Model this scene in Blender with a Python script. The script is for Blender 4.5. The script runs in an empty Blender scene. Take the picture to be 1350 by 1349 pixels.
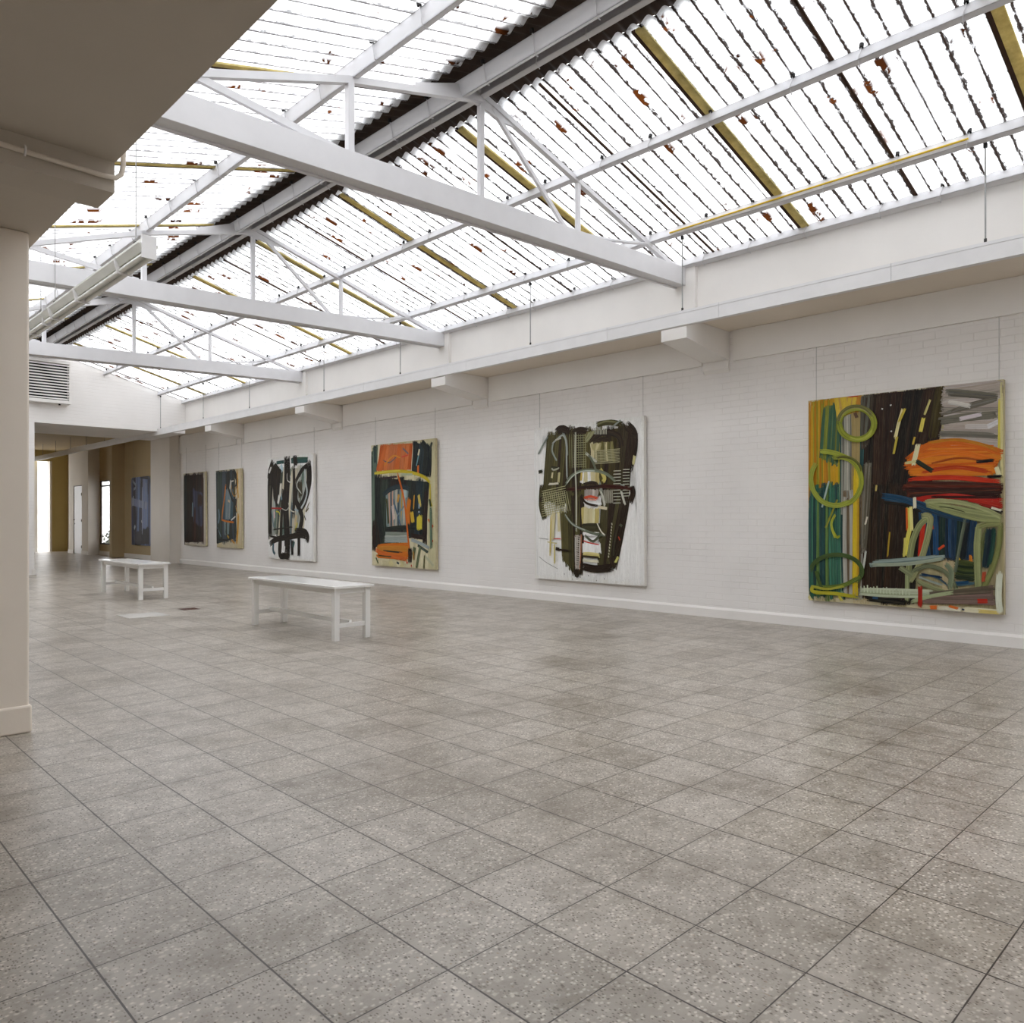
import bpy, bmesh, math, random
from mathutils import Vector, Matrix
R = math.radians
sc = bpy.context.scene
COL = sc.collection

# ---------------------------------------------------------------- camera
cam_d = bpy.data.cameras.new('camera'); cam = bpy.data.objects.new('camera', cam_d); COL.objects.link(cam)
cam.location = (0, 0, 1.2); cam.rotation_euler = (R(90), 0, -math.atan(994/1021))
cam_d.sensor_fit = 'HORIZONTAL'; cam_d.sensor_width = 36; cam_d.lens = 36*1021/1350
cam_d.shift_y = 10/1350; cam_d.clip_start = .05; cam_d.clip_end = 300
sc.camera = cam
# ---------------------------------------------------------------- world: a bright overcast sky
w = bpy.data.worlds.new('sky'); sc.world = w; w.use_nodes = True
bg = w.node_tree.nodes['Background']; bg.inputs[0].default_value = (.965, .972, .99, 1); bg.inputs[1].default_value = 2.6
# ---------------------------------------------------------------- exposure
sc.view_settings.view_transform = 'Standard'; sc.view_settings.look = 'None'
sc.view_settings.gamma = 1; sc.view_settings.use_curve_mapping = False
sc.view_settings.exposure = 0.68
try:
    sc.cycles.max_bounces = 12; sc.cycles.diffuse_bounces = 8; sc.cycles.transmission_bounces = 8
except Exception: pass

# ---------------------------------------------------------------- helpers
def srgb(r, g, b):
    f = lambda c: (c/255)/12.92 if c/255 <= .04045 else (((c/255)+.055)/1.055)**2.4
    return (f(r), f(g), f(b), 1)

class NT:
    def __init__(s, name):
        s.m = bpy.data.materials.new(name); s.m.use_nodes = True; s.t = s.m.node_tree
        s.b = s.t.nodes['Principled BSDF']; s.out = s.t.nodes['Material Output']
    def n(s, typ, **kw):
        nd = s.t.nodes.new(typ)
        for k, v in kw.items():
            if k.startswith('i_'): s.put(nd.inputs[int(k[2:])], v)
            else: setattr(nd, k, v)
        return nd
    def put(s, sock, v):
        if isinstance(v, bpy.types.NodeSocket): s.t.links.new(v, sock)
        elif isinstance(v, bpy.types.Node): s.t.links.new(v.outputs[0], sock)
        else: sock.default_value = v
    def math(s, op, a, b=None, c=None):
        nd = s.n('ShaderNodeMath', operation=op); s.put(nd.inputs[0], a)
        if b is not None: s.put(nd.inputs[1], b)
        if c is not None: s.put(nd.inputs[2], c)
        return nd.outputs[0]
    def mix(s, f, a, b, mode='MIX'):
        nd = s.n('ShaderNodeMix', data_type='RGBA', blend_type=mode)
        s.put(nd.inputs[0], f); s.put(nd.inputs[6], a); s.put(nd.inputs[7], b)
        return nd.outputs[2]
    def noise(s, vec, scale, detail=3, rough=.55):
        nd = s.n('ShaderNodeTexNoise'); s.put(nd.inputs['Vector'], vec)
        nd.inputs['Scale'].default_value = scale; nd.inputs['Detail'].default_value = detail; nd.inputs['Roughness'].default_value = rough
        return nd.outputs[0]
    def ramp(s, v, lo, hi):
        nd = s.n('ShaderNodeMapRange'); nd.clamp = True
        s.put(nd.inputs[0], v); nd.inputs[1].default_value = lo; nd.inputs[2].default_value = hi
        return nd.outputs[0]
    def obj(s): return s.n('ShaderNodeTexCoord').outputs['Object']
    def scale(s, vec, sx, sy, sz):
        nd = s.n('ShaderNodeVectorMath', operation='MULTIPLY'); s.put(nd.inputs[0], vec); nd.inputs[1].default_value = (sx, sy, sz)
        return nd.outputs[0]
    def bump(s, h, strength, dist):
        nd = s.n('ShaderNodeBump'); s.put(nd.inputs['Height'], h); nd.inputs['Strength'].default_value = strength; nd.inputs['Distance'].default_value = dist
        s.t.links.new(nd.outputs[0], s.b.inputs['Normal'])
    def base(s, c, rough=.5, spec=.5, metal=0):
        s.put(s.b.inputs['Base Color'], c); s.put(s.b.inputs['Roughness'], rough)
        s.b.inputs['Specular IOR Level'].default_value = spec; s.b.inputs['Metallic'].default_value = metal

def painted(name, rgb, rough=.5, var=.04, scale=3, bump=.0, spec=.4, metal=0):
    m = NT(name); o = m.obj(); c = srgb(*rgb); d = tuple(x*(1-var*3) for x in c[:3])+(1,)
    m.base(m.mix(m.ramp(m.noise(o, scale, 5), .35, .7), c, d), rough, spec, metal)
    if bump: m.bump(m.noise(o, 60, 4), bump, .004)
    return m.m

def wall_mat(name, rgb, brick=False):
    m = NT(name); o = m.obj(); c = srgb(*rgb); d = tuple(x*.93 for x in c[:3])+(1,)
    col = m.mix(m.ramp(m.noise(o, 1.3, 5), .35, .75), c, d)
    if brick:
        sp = m.n('ShaderNodeSeparateXYZ', i_0=o)
        cb = m.n('ShaderNodeCombineXYZ'); m.put(cb.inputs[0], sp.outputs['Y']); m.put(cb.inputs[1], sp.outputs['Z'])
        dist = m.n('ShaderNodeVectorMath', operation='ADD'); m.put(dist.inputs[0], cb)
        ns = m.n('ShaderNodeTexNoise'); m.put(ns.inputs['Vector'], o); ns.inputs['Scale'].default_value = 7
        sb = m.n('ShaderNodeVectorMath', operation='SCALE'); m.put(sb.inputs[0], ns.outputs['Color']); sb.inputs['Scale'].default_value = .012
        m.put(dist.inputs[1], sb)
        bt = m.n('ShaderNodeTexBrick'); m.put(bt.inputs['Vector'], dist)
        bt.inputs['Scale'].default_value = 1; bt.inputs['Brick Width'].default_value = .225; bt.inputs['Row Height'].default_value = .075
        bt.inputs['Mortar Size'].default_value = .005; bt.inputs['Mortar Smooth'].default_value = .9
        patch = m.ramp(m.noise(o, 2.2, 3), .3, .62)
        fac = m.math('MULTIPLY', bt.outputs['Fac'], patch)
        col = m.mix(m.math('MULTIPLY', fac, .16), col, srgb(150, 138, 122))
        h = m.math('MULTIPLY_ADD', m.noise(o, 35, 3), .25, m.math('SUBTRACT', 1, fac))
        m.bump(h, .45, .006)
    else:
        m.bump(m.noise(o, 50, 4), .15, .003)
    m.base(col, .75, .25)
    return m.m

M = {}
M['wall'] = wall_mat('white_painted_plaster', (237, 234, 230))
M['pier'] = wall_mat('greyed_plaster', (222, 216, 207))
M['pillar'] = wall_mat('warm_white_plaster', (244, 234, 221))
M['brick'] = wall_mat('white_painted_brick', (237, 234, 231), True)

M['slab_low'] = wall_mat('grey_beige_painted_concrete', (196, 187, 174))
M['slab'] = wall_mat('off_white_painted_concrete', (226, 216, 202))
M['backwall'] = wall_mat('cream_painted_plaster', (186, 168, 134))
M['olive'] = wall_mat('olive_painted_plaster', (184, 168, 118))
M['steel'] = painted('white_painted_steel', (214, 213, 215), .4, .02, 5)
M['rail'] = painted('white_enamelled_rail', (226, 225, 225), .35, .02, 5)
M['bench'] = painted('white_gloss_paint', (236, 235, 232), .16, .01, 4, spec=.5)
M['bolt'] = painted('black_rubber', (22, 18, 16), .7)
M['zinc'] = painted('galvanised_steel', (150, 150, 148), .35, .05, 20, metal=.8)
M['yellow'] = painted('yellow_cable_sheath', (214, 180, 50), .5)
M['canvas'] = painted('bare_canvas_edge', (206, 196, 160), .8, .06, 12)
M['canvas_w'] = painted('white_primed_canvas', (232, 230, 224), .8, .02, 12)
M['darkgap'] = painted('dark_interior', (16, 15, 14), .8)
M['brownbar'] = painted('weathered_brown_timber', (66, 42, 24), .85, .12, 9)
M['yellowbar'] = painted('yellowed_glazing_bar', (204, 190, 120), .7, .14, 7)
def bar_mat():
    m = NT('yellowed_translucent_bar'); o = m.obj()
    c = m.mix(m.ramp(m.noise(o, 9, 5, .7), .35, .7), srgb(214, 198, 140), srgb(150, 128, 66))
    tr = m.n('ShaderNodeBsdfTranslucent', i_0=c); df = m.n('ShaderNodeBsdfDiffuse', i_0=m.mix(.5, c, srgb(230, 220, 160)))
    mx = m.n('ShaderNodeMixShader'); mx.inputs[0].default_value = .6
    m.t.links.new(tr.outputs[0], mx.inputs[1]); m.t.links.new(df.outputs[0], mx.inputs[2]); m.t.links.new(mx.outputs[0], m.out.inputs[0])
    return m.m
M['yellowbar'] = bar_mat()
M['brown'] = painted('brown_fibre_cement', (60, 44, 34), .85, .15, 5)
M['lamp_tube'] = painted('opal_glass_tube', (236, 236, 230), .2)
M['lightbody'] = painted('grey_white_lamp_housing', (206, 206, 198), .4)
M['grate'] = painted('rusty_iron', (96, 54, 40), .7, .2, 30)
M['hatch'] = painted('pale_concrete_lid', (186, 182, 176), .6, .05, 20)
M['doorwhite'] = painted('white_door_paint', (224, 228, 236), .35, .02, 4)
M['red'] = painted('red_plastic', (196, 44, 36), .4)
M['leaf'] = painted('dark_green_leaves', (52, 66, 48), .7, .2, 12)
M['pave'] = painted('pale_exterior_paving', (206, 204, 200), .8, .05, 3)

def floor_mat():
    m = NT('terrazzo_tiles'); o = m.obj(); sp = m.n('ShaderNodeSeparateXYZ', i_0=o)
    P = .335
    tx = m.math('DIVIDE', m.math('SUBTRACT', sp.outputs['X'], 1.985), P)
    ty = m.math('DIVIDE', m.math('SUBTRACT', sp.outputs['Y'], .59), P)
    def edge(t):
        f = m.math('FRACT', t); return m.math('MULTIPLY', m.math('MINIMUM', f, m.math('SUBTRACT', 1, f)), P)
    ex, ey = edge(tx), edge(ty)
    wob = m.math('MULTIPLY', m.noise(o, 14, 3), .0022)
    j = m.math('MAXIMUM', m.ramp(m.math('SUBTRACT', ex, wob), .0023, .0008), m.ramp(m.math('SUBTRACT', ey, wob), .0013, .0002))
    # broad dirty halo beside the joints
    halo = m.math('MAXIMUM', m.ramp(ex, .03, .0), m.ramp(ey, .03, .0))
    cell = m.n('ShaderNodeCombineXYZ'); m.put(cell.inputs[0], m.math('FLOOR', tx)); m.put(cell.inputs[1], m.math('FLOOR', ty))
    wn = m.n('ShaderNodeTexWhiteNoise', noise_dimensions='2D'); m.put(wn.inputs['Vector'], cell)
    col = m.mix(m.ramp(wn.outputs['Value'], 0, 1), srgb(160, 152, 141), srgb(184, 176, 166))
    col = m.mix(m.math('MULTIPLY', m.ramp(wn.outputs['Value'], .8, 1), .5), col, srgb(150, 140, 124))
    # chips
    nd_ = m.n('ShaderNodeTexNoise'); m.put(nd_.inputs['Vector'], o); nd_.inputs['Scale'].default_value = 130; nd_.inputs['Detail'].default_value = 2
    sv_ = m.n('ShaderNodeVectorMath', operation='SCALE'); m.put(sv_.inputs[0], nd_.outputs['Color']); sv_.inputs['Scale'].default_value = .006
    od_ = m.n('ShaderNodeVectorMath', operation='ADD'); m.put(od_.inputs[0], o); m.put(od_.inputs[1], sv_); od = od_.outputs[0]
    def chips(scale, sx, lo, hi, c, thr, amt, col):
        v = m.n('ShaderNodeTexVoronoi', feature='F1'); m.put(v.inputs['Vector'], m.scale(od, sx, 1, 1)); v.inputs['Scale'].default_value = scale
        s2 = m.n('ShaderNodeSeparateColor'); m.put(s2.inputs[0], v.outputs['Color'])
        k = m.math('MULTIPLY', m.ramp(v.outputs['Distance'], hi, lo), m.math('GREATER_THAN', s2.outputs[0], thr))
        return m.mix(m.math('MULTIPLY', k, amt), col, c)
    col = chips(74, .8, .15, .45, srgb(220, 213, 202), .38, .9, col)
    col = chips(40, .65, .14, .36, srgb(208, 200, 188), .66, .8, col)
    col = chips(80, 1.5, .15, .4, srgb(84, 74, 61), .42, .95, col)
    col = chips(34, 1.8, .12, .30, srgb(80, 72, 62), .84, .9, col)
    col = chips(40, 1.6, .10, .25, srgb(140, 112, 80), .9, .55, col)
    # brown-grey dirt patches
    dirt = m.ramp(m.noise(o, 1.5, 6, .65), .48, .78)
    col = m.mix(m.math('MULTIPLY', dirt, .70), col, srgb(96, 84, 68))
    d2 = m.ramp(m.noise(m.scale(o, 1, 1, 1), 8, 6, .75), .46, .72)
    col = m.mix(m.math('MULTIPLY', d2, .55), col, srgb(98, 86, 70))
    col = m.mix(m.math('MULTIPLY', halo, .14), col, srgb(96, 86, 70))
    col = m.mix(j, col, srgb(52, 42, 34))
    h = m.math('SUBTRACT', m.math('MULTIPLY', m.noise(o, 120, 3), .2), j)
    m.base(col, m.math('MULTIPLY_ADD', m.noise(o, 3, 4), .16, .24), .5)
    m.bump(h, .10, .001)
    return m.m
M['floor'] = floor_mat()

def sheet_mat(name, rough_dirt, ridge_x, sgn, tint):
    # weathered translucent corrugated sheet; dirt lies in the outer valleys, dead leaves and rust nearer the ridge
    PITCH = .1395
    m = NT(name); o = m.obj(); sp = m.n('ShaderNodeSeparateXYZ', i_0=o)
    ph = m.math('FRACT', m.math('DIVIDE', sp.outputs['Y'], PITCH))
    d = m.math('ABSOLUTE', m.math('SUBTRACT', ph, .5))         # 0 in the outer valley
    along = m.scale(o, 16, 40, 16)
    n1 = m.noise(along, 1, 5, .7); n2 = m.noise(m.scale(o, 1.1, 7.17, 1.1), 1, 2)
    wid = m.math('MULTIPLY', m.math('MULTIPLY', m.ramp(n1, .38, .62), m.ramp(n2, .26, .56)), .17)
    line = m.math('MULTIPLY', m.ramp(m.math('SUBTRACT', d, wid), .03, -.01), m.ramp(wid, .002, .02))
    base = m.mix(m.ramp(m.noise(o, 1.4, 5), .3, .75), tint[0], tint[1])
    base = m.mix(m.math('MULTIPLY', m.ramp(m.noise(o, 60, 4, .8), .5, .75), .25), base, srgb(190, 196, 205))
    soft = m.math('MULTIPLY', m.ramp(d, .075, .02), m.ramp(m.noise(m.scale(o, 2.2, 9, 2.2), 1, 5, .7), .28, .50))
    col = m.mix(m.math('MULTIPLY', soft, .55+.42*rough_dirt), base, srgb(74, 72, 74))
    halo = m.math('MULTIPLY', m.ramp(d, .34, .06), m.ramp(m.noise(o, 2.5, 6, .75), .40, .66))
    col = m.mix(m.math('MULTIPLY', halo, .72*rough_dirt), col, srgb(128, 126, 128))
    fine = m.math('MULTIPLY', m.ramp(d, .36, .06), m.ramp(m.noise(m.scale(o, 1, 1.4, 1), 85, 4, .85), .53, .57))
    col = m.mix(m.math('MULTIPLY', m.math('MULTIPLY', fine, m.ramp(m.noise(o, 1.9, 4), .36, .56)), .9*rough_dirt), col, srgb(70, 58, 48))
    col = m.mix(m.math('MULTIPLY', line, rough_dirt), col, srgb(30, 20, 14))
    # rust / leaf blotches
    v = m.n('ShaderNodeTexVoronoi', feature='F1'); dv = m.n('ShaderNodeVectorMath', operation='ADD')
    m.put(dv.inputs[0], m.scale(o, 1, 1.3, 1)); ns = m.n('ShaderNodeTexNoise'); m.put(ns.inputs['Vector'], o); ns.inputs['Scale'].default_value = 16
    s3 = m.n('ShaderNodeVectorMath', operation='SCALE'); m.put(s3.inputs[0], ns.outputs['Color']); s3.inputs['Scale'].default_value = .26
    m.put(dv.inputs[1], s3); m.put(v.inputs['Vector'], dv); v.inputs['Scale'].default_value = 3.4
    sr = m.n('ShaderNodeSeparateColor'); m.put(sr.inputs[0], v.outputs['Color'])
    near = m.ramp(m.math('MULTIPLY', m.math('SUBTRACT', sp.outputs['X'], ridge_x), sgn), 2.6, .1)
    thr = m.math('SUBTRACT', .90, m.math('MULTIPLY', near, .62*rough_dirt))
    blot = m.math('MULTIPLY', m.ramp(v.outputs['Distance'], .33, .25), m.math('GREATER_THAN', sr.outputs[1], thr))
    blot = m.math('MULTIPLY', blot, m.ramp(d, .42, .2))
    col = m.mix(blot, col, m.mix(sr.outputs[2], srgb(84, 44, 16), srgb(36, 18, 10)))
    tr = m.n('ShaderNodeBsdfTranslucent', i_0=col); df = m.n('ShaderNodeBsdfDiffuse', i_0=m.mix(.0, col, col))
    mx = m.n('ShaderNodeMixShader'); mx.inputs[0].default_value = .3
    m.t.links.new(tr.outputs[0], mx.inputs[1]); m.t.links.new(df.outputs[0], mx.inputs[2])
    m.t.links.new(mx.outputs[0], m.out.inputs[0])
    return m.m
M['sheet_r'] = sheet_mat('weathered_translucent_sheet', .95, 4.6, 1, (srgb(250, 250, 250), srgb(244, 248, 252)))
M['sheet_l'] = sheet_mat('clean_translucent_sheet', .66, 4.0, -1, (srgb(252, 252, 252), srgb(244, 248, 252)))

def paint_mat():
    # oil paint: streaks run along each stroke (its own UVs); worn stroke ends break up into dry brush marks
    m = NT('oil_paint'); a = m.n('ShaderNodeAttribute'); a.attribute_name = 'pigment'
    uv = m.n('ShaderNodeUVMap'); uv.uv_map = 'stroke'; o = m.obj()
    st = m.noise(m.scale(uv.outputs[0], 5, 240, 1), 1, 3, .6)
    col = m.mix(m.math('MULTIPLY', m.ramp(st, .42, .72), .42), a.outputs['Color'], m.mix(1, a.outputs['Color'], (.36, .33, .28, 1), 'MULTIPLY'))
    col = m.mix(m.math('MULTIPLY', m.ramp(st, .44, .26), .22), col, m.mix(.55, col, srgb(226, 214, 180)))
    col = m.mix(m.math('MULTIPLY', m.ramp(m.noise(o, 30, 5, .75), .52, .75), .25), col, m.mix(1, col, (.45, .42, .38, 1), 'MULTIPLY'))
    rg = m.noise(m.scale(uv.outputs[0], 14, 150, 1), 1, 4, .75)
    hole = m.math('GREATER_THAN', m.math('ADD', rg, m.math('MULTIPLY', a.outputs['Alpha'], .30)), .80)
    m.base(col, .5, .22); m.bump(st, .5, .002)
    tr = m.n('ShaderNodeBsdfTransparent'); mx = m.n('ShaderNodeMixShader'); m.put(mx.inputs[0], hole)
    m.t.links.new(m.b.outputs[0], mx.inputs[1]); m.t.links.new(tr.outputs[0], mx.inputs[2]); m.t.links.new(mx.outputs[0], m.out.inputs[0])
    return m.m
M['paint'] = paint_mat()
def glass_mat():
    m = NT('window_glass'); m.base((1, 1, 1, 1), .0, .5); m.b.inputs['Transmission Weight'].default_value = 1
    return m.m
M['glass'] = glass_mat()

def link(name, verts, faces, mat, parent=None, loc=None):
    me = bpy.data.meshes.new(name); me.from_pydata([tuple(v) for v in verts], [], faces); me.update()
    me.materials.append(mat); o = bpy.data.objects.new(name, me); COL.objects.link(o)
    if parent is not None: o.parent = parent
    if loc: o.location = loc
    return o

class MB:
    """collects shapes that become ONE mesh object"""
    def __init__(s): s.v = []; s.f = []; s.sm = []
    def add(s, vs, fs, smooth=False):
        k = len(s.v); s.v += [Vector(v) for v in vs]; s.f += [tuple(i+k for i in f) for f in fs]; s.sm += [smooth]*len(fs); return s
    def box(s, x0, x1, y0, y1, z0, z1):
        return s.add([(x0,y0,z0),(x1,y0,z0),(x1,y1,z0),(x0,y1,z0),(x0,y0,z1),(x1,y0,z1),(x1,y1,z1),(x0,y1,z1)],
                     [(0,3,2,1),(4,5,6,7),(0,1,5,4),(1,2,6,5),(2,3,7,6),(3,0,4,7)])
    def hexa(s, b, t):      # two quads, same order
        return s.add(list(b)+list(t), [(0,3,2,1),(4,5,6,7),(0,1,5,4),(1,2,6,5),(2,3,7,6),(3,0,4,7)])
    def prism_y(s, prof, y0, y1):   # profile in x,z extruded along y
        n = len(prof); vs = [(x,y0,z) for x,z in prof]+[(x,y1,z) for x,z in prof]
        fs = [tuple(range(n)), tuple(range(2*n-1, n-1, -1))]+[(i, i+n, (i+1)%n+n, (i+1)%n) for i in range(n)]
        return s.add(vs, fs)
    def bar(s, a, b, w, h, up=(0,0,1)):
        a, b = Vector(a), Vector(b); d = (b-a).normalized(); u = Vector(up); r = d.cross(u)
        if r.length < 1e-4: r = Vector((0,1,0))
        r.normalize(); u = r.cross(d).normalized(); r *= w/2; u *= h/2
        return s.hexa([a-r-u, a+r-u, a+r+u, a-r+u], [b-r-u, b+r-u, b+r+u, b-r+u])
    def tube(s, pts, r, n=10, cap=True):
        pts = [Vector(p) for p in pts]; k = len(pts); vs = []; ref = None
        for i, p in enumerate(pts):
            d = (pts[min(i+1,k-1)]-pts[max(i-1,0)]).normalized()
            if ref is None:
                ref = d.orthogonal().normalized()
            ref = (ref-d*ref.dot(d)).normalized(); q = d.cross(ref)
            vs += [p+(ref*math.cos(2*math.pi*j/n)+q*math.sin(2*math.pi*j/n))*r for j in range(n)]
        fs = [(i*n+j, i*n+(j+1)%n, (i+1)*n+(j+1)%n, (i+1)*n+j) for i in range(k-1) for j in range(n)]
        s.add(vs, fs, True)
        if cap: s.add(vs[:n], [tuple(range(n-1,-1,-1))]); s.add(vs[-n:], [tuple(range(n))])
        return s
    def build(s, name, mat, parent=None, bevel=0, loc=None):
        o = link(name, s.v, s.f, mat, parent, loc)
        me = o.data; me.polygons.foreach_set('use_smooth', s.sm)
        bm = bmesh.new(); bm.from_mesh(me); bmesh.ops.recalc_face_normals(bm, faces=bm.faces); bm.to_mesh(me); bm.free()
        if bevel:
            b = o.modifiers.new('bevel', 'BEVEL'); b.width = bevel; b.segments = 2; b.limit_method = 'ANGLE'; b.angle_limit = R(40)
        return o

def tag(o, label, cat=None, group=None, kind=None):
    if label: o['label'] = label
    if cat: o['category'] = cat
    if group: o['group'] = group
    if kind: o['kind'] = kind
    return o
def struct(o, label, cat='wall'): return tag(o, label, cat, None, 'structure')
def empty(name, loc, rz=0):
    o = bpy.data.objects.new(name, None); COL.objects.link(o); o.location = loc; o.rotation_euler = (0, 0, rz); o.empty_display_size = .1
    return o
def copy_tree(o, parent=None):
    c = o.copy(); COL.objects.link(c); c.parent = parent
    for ch in list(o.children): copy_tree(ch, c)
    return c
# ================================================================ the setting
WX = lambda y: 8.42-.0095*y          # brick wall face
Y0, YG, YE = -2.6, 19.05, 32.3       # wall behind the camera, gable wall, end wall
UX = 7.45                            # upper wall face
XL = -2.4

struct(MB().box(XL-.2, 9.4, Y0-.2, YE+.02, -.2, 0).build('floor', M['floor']), 'grey-beige terrazzo tile floor running through the whole hall', 'floor')

# right wall: brickwork
m = MB(); m.hexa([(WX(Y0),Y0,0),(WX(Y0)+.3,Y0,0),(WX(21.35)+.3,21.35,0),(WX(21.35),21.35,0)], [(WX(Y0),Y0,3.5),(WX(Y0)+.3,Y0,3.5),(WX(21.35)+.3,21.35,3.5),(WX(21.35),21.35,3.5)])
struct(m.build('wall_right', M['brick']), 'long white painted brick wall on which the paintings hang')
# slab between brick wall and upper wall, and the upper wall
struct(MB().box(UX+.2, 8.8, Y0, 21.4, 3.455, 3.6).build('ceiling', M['slab']), 'narrow concrete soffit over the painting wall', 'ceiling')
struct(MB().box(UX, UX+.2, Y0, YG+.02, 3.455, 4.04).build('wall_upper_right', M['wall']), 'white upper wall above the hanging rail, under the roof eave')
# lintel beam on the brickwork, with a slight sag as in the old building
zl = lambda y: 3.125-.0075*max(y, 0)
m = MB()
CB = [.63, 4.85, 9.10, 13.33, 17.56]; CW = .34       # corbel bays
cuts = [Y0]+[c for b in CB for c in (b-.06, b+CW+.02)]+[21.35]
for i in range(0, len(cuts), 2):
    a, b = cuts[i], cuts[i+1]
    m.hexa([(WX(a)-.035,a,zl(a)),(WX(a)+.05,a,zl(a)),(WX(b)+.05,b,zl(b)),(WX(b)-.035,b,zl(b))], [(WX(a)-.035,a,3.452),(WX(a)+.05,a,3.452),(WX(b)+.05,b,3.452),(WX(b)-.035,b,3.452)])
struct(m.build('trim_2', M['wall']), 'white lintel course along the top of the brick wall', 'trim')
# plinth
m = MB(); P = lambda y, z, d: (WX(y)-d, y, z)
a, b = Y0, 21.35
m.hexa([P(a,0,.03),P(a,0,-.02),P(b,0,-.02),P(b,0,.03)], [P(a,.10,.03),P(a,.10,-.02),P(b,.10,-.02),P(b,.10,.03)])
m.hexa([P(a,.10,.03),P(a,.10,-.02),P(b,.10,-.02),P(b,.10,.03)], [P(a,.125,.006),P(a,.125,-.02),P(b,.125,-.02),P(b,.125,.006)])
struct(m.build('baseboard_right', M['wall']), 'white painted plinth along the foot of the brick wall', 'baseboard')

# corbels carrying the roof posts
for i, y in enumerate(CB):
    wx = WX(y); m = MB()
    m.prism_y([(UX,3.452),(UX,3.235),(wx-.03,3.115),(wx-.03,3.02),(wx+.04,2.90),(wx+.04,3.452)], y, y+CW)
    struct(m.build('trim_%d' % (3+i), M['wall']), ['white concrete corbel nearest the camera side, out at the right', 'white concrete corbel above the gap left of the rightmost painting', 'white concrete corbel between the orange painting and the black and white one', 'white concrete corbel over the gap right of the third painting', 'smallest, farthest white concrete corbel before the gable'][i], 'corbel')
# upper pilasters
for i, y in enumerate(CB[:4]):
    struct(MB().box(UX-.05, UX+.02, y-.14, y+.2, 3.46, 4.0).build('trim_%d' % (8+i), M['wall']), ['white pilaster under the truss above the camera', 'white pilaster under the wall end of the nearest truss', 'white pilaster under the wall end of the middle truss', 'white pilaster under the wall end of the farthest truss'][i], 'pilaster')

# low slab over the camera, its cross beam and pillars
SX, SZ = 1.157, 2.812
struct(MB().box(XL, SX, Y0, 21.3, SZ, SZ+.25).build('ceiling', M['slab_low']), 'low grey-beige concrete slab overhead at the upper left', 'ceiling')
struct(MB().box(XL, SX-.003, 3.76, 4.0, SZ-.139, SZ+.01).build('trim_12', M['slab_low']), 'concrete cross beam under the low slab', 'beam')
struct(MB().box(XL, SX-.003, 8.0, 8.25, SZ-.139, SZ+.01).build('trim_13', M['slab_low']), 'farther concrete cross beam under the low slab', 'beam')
for i, y in enumerate((5.02, 9.24, 13.46)):
    m = MB().box(.5, 1.095, y, y+.4, 0, SZ); m.box(.488, 1.107, y-.012, y+.412, 0, .155)
    o = struct(m.build('trim_%d' % (14+i), M['pillar'], bevel=.012), ['large white plastered pillar at the left edge', 'second plastered pillar behind the large one', 'third plastered pillar far behind the large one'][i], 'pillar')
struct(MB().box(SX-.2, SX, Y0, YG, SZ+.25, 3.92).build('wall_upper_left', M['wall']), 'white upper wall standing on the edge of the low slab')
struct(MB().box(XL-.2, XL, Y0, 21.3, 0, SZ+.1).build('wall_left', M['wall']), 'white wall of the aisle beneath the low slab')
m = MB().box(XL-.2, 9.0, Y0-.2, Y0, 0, 5.2)
struct(m.build('wall_back', M['wall']), 'white wall behind the camera')

# gable wall with the wide opening
m = MB(); gz = lambda x: (4.573+.275*(5.626-x)) if x > 4.4 else 4.55+.275*(x-3.09)
m.prism_y([(1.0,2.812),(1.0,gz(1.0)),(4.4,gz(4.4)),(UX,gz(UX)),(UX,3.28),(4.25,3.28),(4.25,2.812)], YG, YG+.3)
m.prism_y([(XL,0),(XL,2.812),(4.25,2.812),(4.25,0)], YG, YG+.3)
m.box(UX-.001, 8.6, YG+.0, YG+.3, 3.46, 3.6)
struct(m.build('wall_gable', M['brick']), 'white brick gable wall closing the roof above the wide opening')
struct(MB().box(4.2, 4.285, YG-.025, YG+.33, 0, .13).build('baseboard_gable', M['wall']), 'white plinth block at the foot of the gable wall opening', 'baseboard')
struct(MB().box(4.25, UX, YG+.3, 21.4, 3.28, 3.7).build('trim_20', M['wall']), 'deep pale soffit beam behind the gable wall', 'beam')

# the darker room behind
struct(MB().box(1.0, 9.0, YG+.3, YE+.3, 3.72, 3.9).build('ceiling', M['backwall']), 'brownish ceiling of the room behind the gable', 'ceiling')
m = MB(); m.box(3.9, 4.1, YG+.3, 22.0, 0, 3.72); m.box(3.9, 4.1, 25.0, YE+.3, 0, 3.72); m.box(3.9, 4.1, 22.0, 25.0, 0, 1.0); m.box(3.9, 4.1, 22.0, 25.0, 2.6, 3.72)
for yy_ in (23.0, 24.0): m.box(3.95, 4.05, yy_-.04, yy_+.04, 1.0, 2.6)
struct(m.build('wall_back_left', M['backwall']), 'left wall of the room behind the gable, with its window band')
def wallbox(name, b, mat, lab, bev=0): return struct(MB().box(*b).build(name, mat, bevel=bev), lab)
wallbox('wall_pier_a', (7.93, 8.6, 21.35, 22.75, 0, 3.72), M['pier'], 'wide white pier where the brick wall ends')
# recessed wall with the window hole: y 27.4..28.4, z .35..2.49
m = MB()
for q_ in ((22.75,27.40,0,3.72),(28.42,YE,0,3.72),(27.40,28.42,0,.35),(27.40,28.42,2.49,3.72)): m.box(8.28, 8.31, *q_)
struct(m.build('wall_back_right', M['backwall']), 'brown-shaded recessed wall carrying the blue-grey painting and the window')
wallbox('wall_pier_b', (7.9, 8.3, 26.0, 26.22, 0, 3.72), M['backwall'], 'slim pier between the blue-grey painting and the window')
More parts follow.
